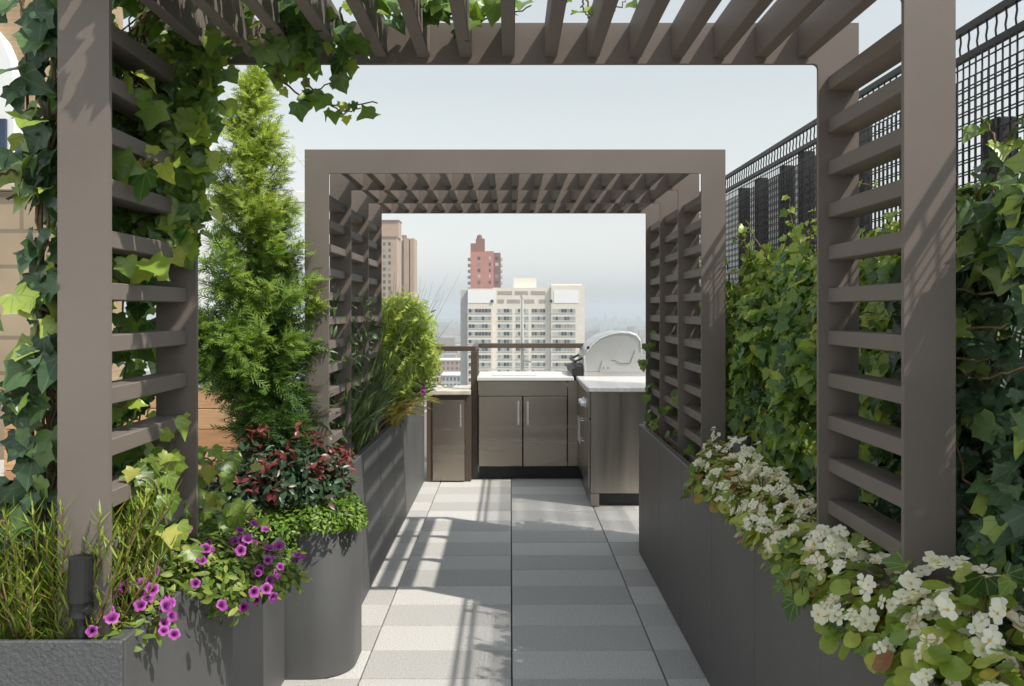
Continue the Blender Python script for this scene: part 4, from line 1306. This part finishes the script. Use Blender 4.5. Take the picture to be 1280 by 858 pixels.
IB = plant('ground_ivy', 'low mixed dark and bright ivy at the left edge below the climbing ivy', 'ivy', (-1.1, 2.05, .78))
n = 230
p_, nr, r = blob((-1.16, 2.16, .93), (.16, .12, .19), n, .5, .6, amp=.2, low=-.3)
tn = np.where(p_[:, 0] > -1.08, .85, .4) + .18 * rng.normal(size=len(p_))
stems_mesh([vine_path([(-1.12, 2.05, .76), p_[k] * .6 + np.array([-1.12, 2.05, .9]) * .4, p_[k]], 8, .003) for k in range(0, len(p_), 10)], .003, .002, M['vine'], IB)
leaves('foliage', M['ivy_dark'], IVY, p_, nr + rnd(len(p_), .4) + (0, -.5, 0), np.array([0, -.3, -1]) + rnd(len(p_), .5), .072 * rng.uniform(.5, 1.2, len(p_)), np.clip(tn, 0, 1), IB)

# ---- feathery plant, left front
def feathery(label, c, spread, hgt, nst, tone0, seed, leafL=.062):
    root = plant('feathery_shrub', label, 'shrub', (c[0], c[1], .77))
    P_, N_, T_, S_, To, paths = [], [], [], [], [], []
    for k in range(nst):
        a = rng.uniform(0, 6.28); rr = math.sqrt(rng.random())
        b = np.array([c[0] + spread[0] * rr * math.cos(a) * .6, max(1.872, c[1] + spread[1] * rr * math.sin(a)), .765])
        H = hgt * rng.uniform(.45, 1.05)
        tip = b + np.array([spread[0] * .75 * math.cos(a) * rr, spread[1] * .6 * math.sin(a) * rr + .015, H])
        pth = vine_path([b, (b + tip) / 2 + rnd(1, .012)[0], tip], 12, .002); paths.append(pth)
        seg = np.linspace(.12, 1, int(H / .0075))
        idx = seg * (len(pth) - 1)
        q = np.stack([np.interp(idx, np.arange(len(pth)), pth[:, i]) for i in range(3)], 1)
        m_ = len(q); ang = np.arange(m_) * 2.4 + rng.uniform(0, 6)
        out = np.stack([np.cos(ang), np.sin(ang), .55 + .5 * seg], 1)
        P_.append(q); T_.append(out + rnd(m_, .15)); N_.append(np.cross(out, np.stack([-np.sin(ang), np.cos(ang), 0 * ang], 1)) * -1 + rnd(m_, .2))
        S_.append(leafL * rng.uniform(.7, 1.2, m_) * (1 - .35 * seg)); base = tone0 + .3 * seg - .25
        To.append(np.clip(base + .1 * rng.normal(size=m_) + .5 * ((rng.random(m_) < .09) & (seg < .6)), 0, 1))
    stems_mesh(paths, .0028, .0014, M['vine'], root)
    leaves('foliage', M['feather'], [template_blade(.1, .12), template_blade(.085, .3), template_blade(.11, .02)], np.concatenate(P_), np.concatenate(N_), np.concatenate(T_), np.concatenate(S_), np.concatenate(To), root)
feathery('yellow green narrow leaved shrub in the bottom left corner planter', (-.985, 1.95, .77), (.20, .10), .31, 165, .6, 1)
feathery('small narrow leaved shrub just right of the near left post beside the spotlight', (-.90, 2.03, .77), (.08, .06), .27, 30, .55, 2)

# ---- petunias
PT = plant('petunia', 'magenta petunia spilling over the corner planter on the left', 'petunia', (-.86, 2.35, .79))
pts, nrs = [], []
for (c, r_, n) in (((-.86, 1.97, .80), (.085, .11, .06), 450), ((-.92, 2.06, .80), (.10, .12, .06), 400), ((-.89, 2.12, .81), (.10, .15, .07), 520), ((-.83, 2.36, .82), (.13, .19, .085), 900), ((-.78, 2.46, .78), (.11, .15, .10), 700), ((-.70, 2.54, .735), (.10, .13, .075), 460), ((-.765, 2.44, .72), (.05, .13, .075), 260)):
    a, b, _ = blob(c, r_, n, .5, .7, amp=.22, low=-.45); pts.append(a); nrs.append(b)
p_, nr = np.concatenate(pts), np.concatenate(nrs)
inside = (p_[:, 0] < -.80) & (p_[:, 2] < .775)
p_[inside, 2] = .78
keep = ~((p_[:, 0] > -.812) & (p_[:, 0] < -.79) & (p_[:, 2] < .815) & (p_[:, 1] < 2.99))
p_, nr = p_[keep], nr[keep]; n = len(p_)
stems_mesh([vine_path([(-.87, 2.4, .77), p_[k] * .6 + np.array([-.86, 2.4, .85]) * .4, p_[k]], 8, .004) for k in range(0, n, 40)], .0022, .0012, M['vine'], PT)
leaves('foliage', M['pet_leaf'], LENS, p_, nr + rnd(n, .5), unit(nr) + rnd(n, .6), .03 * rng.uniform(.6, 1.3, n), np.clip(.5 + .25 * rng.normal(size=n), 0, 1), PT)
cand = []
for (c, r_, n) in (((-.855, 1.98, .805), (.09, .115, .065), 34), ((-.905, 2.08, .81), (.115, .155, .075), 22), ((-.825, 2.34, .83), (.135, .195, .09), 38), ((-.765, 2.44, .775), (.11, .16, .105), 34), ((-.69, 2.52, .74), (.10, .13, .08), 20)):
    a, b, _ = blob(c, r_, n * 5, .06, .5, amp=.2, low=-.35)
    k = (b[:, 1] < .15) & ((a[:, 0] > -.785) | (a[:, 2] > .815))
    cand += list(zip(a[k][:n], b[k][:n]))
rng.shuffle(cand) if False else None
print('CAND', len(cand)); cand = [cand[i] for i in rng.permutation(len(cand))[:98]]
for a, b in cand:
    put_flower(PETF[int(rng.integers(10))], a + unit(b) * .028, unit(b) + np.array([.1, -.75, .25]) + rnd(1, .38)[0], rng.uniform(.66, .95), PT)

# ---- round planter: red leaved shrub and ground cover
RS = plant('red_leaf_shrub', 'shrub with glossy green leaves and dark red tips in the rounded planter', 'shrub', (-.95, 3.8, .59))
pts, nrs = [], []
for (c, r_, n) in (((-1.02, 3.72, .80), (.17, .12, .18), 1000), ((-.84, 3.76, .78), (.14, .12, .19), 800), ((-1.17, 3.68, .74), (.14, .12, .14), 650), ((-.76, 3.84, .73), (.08, .1, .13), 320)):
    a, b, _ = blob(c, r_, n, .6, .5, amp=.3, low=-.5); pts.append(a); nrs.append(b)
p_, nr = np.concatenate(pts), np.concatenate(nrs); n = len(p_)
shoots, SP_, = [], []
tops = [(-1.08, 3.68, .99), (-1.02, 3.70, 1.01), (-.86, 3.70, 1.0), (-.82, 3.72, .97), (-1.2, 3.62, .84), (-.74, 3.80, .87), (-.72, 3.82, .86), (-.97, 3.62, .78), (-1.04, 3.6, .80), (-1.12, 3.6, .82), (-.80, 3.68, .84), (-.92, 3.64, .91), (-1.28, 3.64, .80), (-1.0, 3.6, .88), (-1.16, 3.6, .9)]
red = np.zeros(n)
for t in tops:
    red += np.exp(-np.sum((p_ - np.array(t)) ** 2, 1) / .0016)
tn = np.where(rng.random(n) < np.clip(red * 1.2, 0, .92), .82 + .12 * rng.normal(size=n), .36 + .14 * rng.normal(size=n))
ex = [np.array(t) + rnd(13, .02) for t in tops]; ex = np.concatenate(ex); ne = len(ex)
stems_mesh([vine_path([(-.95 + rng.normal(0, .1), 3.82, .57), (np.array(t) + (-.95, 3.82, .7)) / 2, t], 12, .006) for t in tops], .005, .002, M['stem'], RS)
leaves('foliage', M['red_leaf'], LENS, np.concatenate([p_, ex]), np.concatenate([nr + rnd(n, .45), np.array([0, -.4, .8]) + rnd(ne, .5)]), np.concatenate([unit(nr) + rnd(n, .6), np.array([0, 0, .5]) + rnd(ne, .8)]),
       np.concatenate([.042 * rng.uniform(.6, 1.25, n), .04 * rng.uniform(.6, 1.2, ne)]), np.clip(np.concatenate([tn, .85 + .1 * rng.normal(size=ne)]), 0, 1), RS)

GC = plant('ground_cover', 'fine bright green ground cover spilling over the rim of the rounded planter', 'ground cover', (-.85, 3.65, .6))
pts, nrs = [], []
for (c, r_, n) in (((-.98, 3.66, .62), (.16, .11, .075), 1200), ((-.80, 3.68, .645), (.13, .12, .075), 1200), ((-.69, 3.74, .655), (.075, .13, .075), 900), ((-1.0, 3.60, .56), (.15, .06, .10), 800), ((-.65, 3.76, .62), (.04, .1, .055), 350), ((-1.25, 3.68, .63), (.16, .09, .06), 500)):
    a, b, _ = blob(c, r_, n, .5, .6, amp=.28, low=-.6); pts.append(a); nrs.append(b)
p_, nr = np.concatenate(pts), np.concatenate(nrs); n = len(p_)
stems_mesh([vine_path([(-.9, 3.75, .58), p_[k] * .7 + np.array([-.88, 3.72, .64]) * .3, p_[k]], 6, .003) for k in range(0, n, 90)], .0016, .001, M['vine'], GC)
leaves('foliage', M['cover'], LENS, p_, nr + rnd(n, .5), unit(nr) + rnd(n, .5), .022 * rng.uniform(.6, 1.3, n), np.clip(.5 + .22 * rng.normal(size=n), 0, 1), GC)

# ---- junipers
def juniper(label, x, y, z0, ztop, rmax, n, tone_lo, tone_hi, lean=0, seed=0, low_cut=0):
    root = plant('juniper', label, 'conifer', (x, y, z0))
    H = ztop - z0
    m = MB(); tr = vine_path([(x, y, z0), (x + lean * .3, y, z0 + H * .5), (x + lean, y, ztop - .05)], 16, .004)
    m.tube(tr, .022, 8, r1=.004)
    t = rng.random(n) ** 1.15
    prof = lambda t: rmax * np.clip((1 - t) ** .86, 0, 1) * np.clip(.7 + t * 3, 0, 1)
    nb = 170
    paths = []
    P_, N_, T_, S_, To = [], [], [], [], []
    ang = rng.uniform(0, 6.28, nb); tb = rng.random(nb) ** 1.05
    for k in range(nb):
        a, tt = ang[k], tb[k] * .97
        base = np.array([np.interp(tt, np.linspace(0, 1, len(tr)), tr[:, i]) for i in range(3)])
        L = prof(np.array(tt)) * rng.uniform(.5, 1.42) + .015
        d = np.array([math.cos(a), math.sin(a), 0])
        rise = .35 + .75 * tt
        pth = vine_path([base, base + d * L * .55 + (0, 0, L * rise * .4), base + d * L + (0, 0, L * rise + .02)], 10, .003)
        paths.append(pth)
        ns = int(18 + 300 * L)
        u = .15 + .85 * rng.random(ns) ** .7
        q = np.stack([np.interp(u * (len(pth) - 1), np.arange(len(pth)), pth[:, i]) for i in range(3)], 1) + rnd(ns, .016)
        tipd = d * (.5 + .5 * u[:, None]) * (1 - .45 * tt) + np.array([0, 0, .5 + .55 * tt]) + rnd(ns, .38)
        P_.append(q); T_.append(tipd); N_.append(np.array([d[0] * .3, d[1] * .3 - .3, 1]) + rnd(ns, .6)); S_.append(rng.uniform(.05, .115, ns) * (1 - .4 * tt))
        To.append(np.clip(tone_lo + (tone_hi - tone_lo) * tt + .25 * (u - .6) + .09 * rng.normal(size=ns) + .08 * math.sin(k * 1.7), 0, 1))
    n2 = 60                                   # feathered leader
    q = np.array([x + lean, y, ztop - .16]) + np.stack([rng.normal(0, .018, n2), rng.normal(0, .018, n2), rng.uniform(-.05, .16, n2)], 1)
    P_.append(q); T_.append(np.array([.1, 0, 1]) + rnd(n2, .22)); N_.append(np.array([0, -1, .2]) + rnd(n2, .5)); S_.append(rng.uniform(.05, .1, n2)); To.append(np.clip(tone_hi + .1 * rng.normal(size=n2), 0, 1))
    m.tube([(x, y, .56), (x, y, z0 + .01)], .024, 8, r1=.022)
    m.build('trunk', M['stem'], root, smooth=True)
    stems_mesh(paths, .004, .0015, M['stem'], root, 4, 'branches')
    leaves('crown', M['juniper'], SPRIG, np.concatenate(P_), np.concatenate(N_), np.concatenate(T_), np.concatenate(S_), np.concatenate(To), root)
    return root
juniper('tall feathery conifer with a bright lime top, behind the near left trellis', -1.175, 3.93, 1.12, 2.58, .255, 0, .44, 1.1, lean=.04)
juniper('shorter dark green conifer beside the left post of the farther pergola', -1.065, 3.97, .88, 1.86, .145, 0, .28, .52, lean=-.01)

# ---- lime shrub and strappy plants in the long left planter
LS_ = plant('lime_shrub', 'bushy bright lime shrub billowing out of the long left planter', 'shrub', (-.78, 6.1, .72))
pts, nrs = [], []
for (c, r_, n) in (((-.77, 6.2, 1.2), (.27, .36, .38), 4800), ((-.74, 6.0, 1.42), (.19, .26, .2), 1900), ((-.67, 6.3, 1.22), (.17, .3, .28), 1900), ((-.81, 5.85, 1.12), (.2, .25, .28), 1900)):
    a, b, _ = blob(c, r_, n, .5, .5, amp=.2, low=-.85); pts.append(a); nrs.append(b)
p_, nr = np.concatenate(pts), np.concatenate(nrs); n = len(p_)
cl = wob(p_, 17.0, 1)
stems_mesh([vine_path([(-.85 + rng.normal(0, .05), 6.1 + rng.normal(0, .1), .72), p_[k] * .5 + np.array([-.78, 6.1, .95]) * .5, p_[k]], 10, .004) for k in range(0, n, 60)], .004, .0014, M['vine'], LS_)
leaves('foliage', M['lime'], [template_blade(.22, .1), template_blade(.26, .35), SPRIG[0]], p_ + nr * (.02 * cl)[:, None], nr + rnd(n, .5), unit(nr) + np.array([0, 0, .4]) + rnd(n, .6), .055 * rng.uniform(.6, 1.3, n), np.clip(.6 + .18 * rng.normal(size=n) + .2 * cl, 0, 1), LS_)

def strappy(label, spots, nper, L0, w, mat, z, arch=.6, tone=.4, name='strap_leaf_plant', seed=0):
    ct = np.mean(np.array(spots), 0)
    root = plant(name, label, 'plant', (ct[0], ct[1], z))
    m = MB()
    for (x, y) in spots:
        for k in range(nper):
            a = rng.uniform(0, 6.28); L = L0 * rng.uniform(.5, 1.1); lean = rng.uniform(.12, .75) * arch
            d = np.array([math.cos(a), math.sin(a), 0]); s = np.array([-d[1], d[0], 0])
            b = np.array([x, y, z]) + d * .015 + rnd(1, .012)[0] * (1, 1, 0)
            vs = []
            for q in range(7):
                u = q / 6
                c = b + d * L * lean * u ** 1.6 + np.array([0, 0, L * (u - .55 * lean * u ** 2.6)])
                ww = w * (.6 + 1.2 * u - 1.75 * u ** 2.4) * .5
                vs += [c - s * ww, c + (0, 0, -ww * .4), c + s * ww]
            m.tone = float(np.clip(tone + .22 * rng.normal(), 0, 1))
            m.add(vs, [f for q in range(6) for f in ((3 * q, 3 * q + 1, 3 * q + 4, 3 * q + 3), (3 * q + 1, 3 * q + 2, 3 * q + 5, 3 * q + 4))])
    m.build('foliage', mat, root, smooth=True)
    return root
strappy('dark arching strap leaved plant beneath the left slats of the farther pergola', [(-.84, 4.85), (-.87, 5.1), (-.85, 5.35), (-.88, 4.62), (-.83, 5.0), (-.92, 5.25)], 36, .6, .019, M['strap'], .71, 1.1, .66)
strappy('tall upright grassy plant inside the left side of the farther pergola', [(-.90, 5.25), (-.86, 5.5), (-.92, 5.6), (-.85, 5.35)], 14, .88, .02, M['strap'], .71, .6, .62)
strappy('yellow leaved plant drooping at the far end of the long left planter', [(-.775, 5.75), (-.772, 5.95), (-.772, 6.15), (-.78, 6.4)], 44, .27, .034, M['coleus'], .76, 1.7, .55, 'yellow_foliage_plant')
BS = plant('bamboo', 'leafy green shoots inside the left slats of the farther pergola, up to mid height', 'plant', (-.95, 4.7, .72))
acc, tones, paths = [], [], []
for k in range(54):
    b = np.array([rng.uniform(-1.05, -.86), rng.uniform(4.2, 5.6), .72]); t = b + (rng.normal(.02, .07), rng.normal(0, .1), rng.uniform(.35, .95))
    pth = vine_path([b, (b + t) / 2 + rnd(1, .03)[0], t], 14, .003); paths.append(pth)
    a = on_vine(pth, .016, .075, (.3, -.5, .8), .6, .02, .1); acc.append(a); tones.append(np.clip(.55 + .25 * rng.normal(size=len(a[0])), 0, 1))
q, nn, tt, ss = cat(*acc)
stems_mesh(paths, .003, .0015, M['vine'], BS)
leaves('foliage', M['strap'], [template_lens(.22, .2, .4), template_lens(.18, .2, .2)], q, nn, tt, ss, np.concatenate(tones), BS)
RP = plant('red_coleus', 'small red leaved plant at the near corner of the long left planter', 'plant', (-.83, 4.22, .73))
p_, nr, _ = blob((-.83, 4.25, .77), (.07, .13, .075), 260, .5, .7, amp=.25, low=-.1); n = len(p_)
stems_mesh([vine_path([(-.84, 4.24, .71), (p_[k] + (-.84, 4.24, .75)) / 2, p_[k]], 5, .002) for k in range(0, n, 20)], .002, .001, M['vine'], RP)
leaves('foliage', M['red_leaf'], LENS, p_, nr + rnd(n, .4), unit(nr) + rnd(n, .5), .045 * rng.uniform(.6, 1.2, n), np.clip(.85 + .12 * rng.normal(size=n), 0, 1), RP)
MF = plant('pink_flower', 'small magenta flowered plant at the end of the long left planter above the yellow leaves', 'flower', (-.72, 6.0, .75))
p_, nr, _ = blob((-.64, 6.02, .95), (.05, .1, .08), 120, .5, .7, amp=.2, low=-.3); n = len(p_)
leaves('foliage', M['pet_leaf'], LENS, p_, nr + rnd(n, .4), unit(nr) + rnd(n, .5), .035 * rng.uniform(.6, 1.2, n), np.clip(.5 + .2 * rng.normal(size=n), 0, 1), MF)
stems_mesh([vine_path([(-.79, 6.05, .71), (-.73, 6.03, .88), p_[k]], 6, .002) for k in range(0, n, 14)], .002, .001, M['vine'], MF)
for k in range(14):
    a, b, _ = blob((-.63, 6.0, .96), (.05, .1, .085), 6, .05, .5, low=-.2)
    put_flower(PETF[k % 6], a[0], unit(b[0]) + np.array([.3, -.8, .1]), rng.uniform(1.0, 1.3), MF)
# dry feathery twigs seen against the sky beyond the pergola
TW = plant('feather_grass', 'wispy dry grass plumes rising above the long left planter against the sky', 'grass', (-1.0, 7.2, .72))
m = MB()
for k in range(70):
    b = np.array([-.95 + rng.normal(0, .08), 7.2 + rng.normal(0, .15), .72]); t = b + (rng.normal(.12, .16), rng.normal(0, .15), rng.uniform(.6, 1.1))
    m.tone = .5; m.tube(vine_path([b, (b + t) / 2 + (0, 0, .08), t], 9, .002), .0016, 3, r1=.0007, caps=False)
m.build('plume', M['vine'], TW)

# ================================================================= LIGHT
sun_dir = Vector((-.64, .37, -1.0))
sl = bpy.data.lights.new('sun', 'SUN'); sl.energy = 3.35; sl.angle = math.radians(.6); sl.color = (1, .935, .84)
so = bpy.data.objects.new('sun', sl); COL.objects.link(so)
so.rotation_euler = sun_dir.to_track_quat('-Z', 'Y').to_euler(); so.location = (20, -12, 40)
w = bpy.data.worlds.new('World'); SC.world = w; w.use_nodes = True
wn = w.node_tree
sky = wn.nodes.new('ShaderNodeTexSky'); sky.sky_type = 'NISHITA'; sky.sun_disc = False
s = -sun_dir.normalized()
sky.sun_elevation = math.asin(s.z); sky.sun_rotation = math.atan2(s.x, s.y)
sky.altitude = 60; sky.air_density = 2.2; sky.dust_density = 1.4; sky.ozone_density = 1.0
hs = wn.nodes.new('ShaderNodeHueSaturation'); hs.inputs['Saturation'].default_value = .16
wn.links.new(sky.outputs[0], hs.inputs['Color'])
tint = wn.nodes.new('ShaderNodeVectorMath'); tint.operation = 'MULTIPLY'; tint.inputs[1].default_value = (.95, 1.0, 1.035)
wn.links.new(hs.outputs[0], tint.inputs[0])
wn.links.new(tint.outputs[0], wn.nodes['Background'].inputs['Color'])
wn.nodes['Background'].inputs['Strength'].default_value = .114

SC.view_settings.view_transform = 'Standard'; SC.view_settings.look = 'None'
SC.view_settings.exposure = 0.52; SC.view_settings.gamma = 1; SC.view_settings.use_curve_mapping = False
SC.render.engine = 'CYCLES'
c = SC.cycles
c.use_denoising = True
try: c.denoiser = 'OPENIMAGEDENOISE'
except Exception: pass
c.max_bounces = 7; c.diffuse_bounces = 5; c.glossy_bounces = 3; c.transmission_bounces = 4; c.transparent_max_bounces = 8; c.volume_bounces = 0
c.sample_clamp_indirect = 6
c.use_adaptive_sampling = True; c.adaptive_threshold = .015
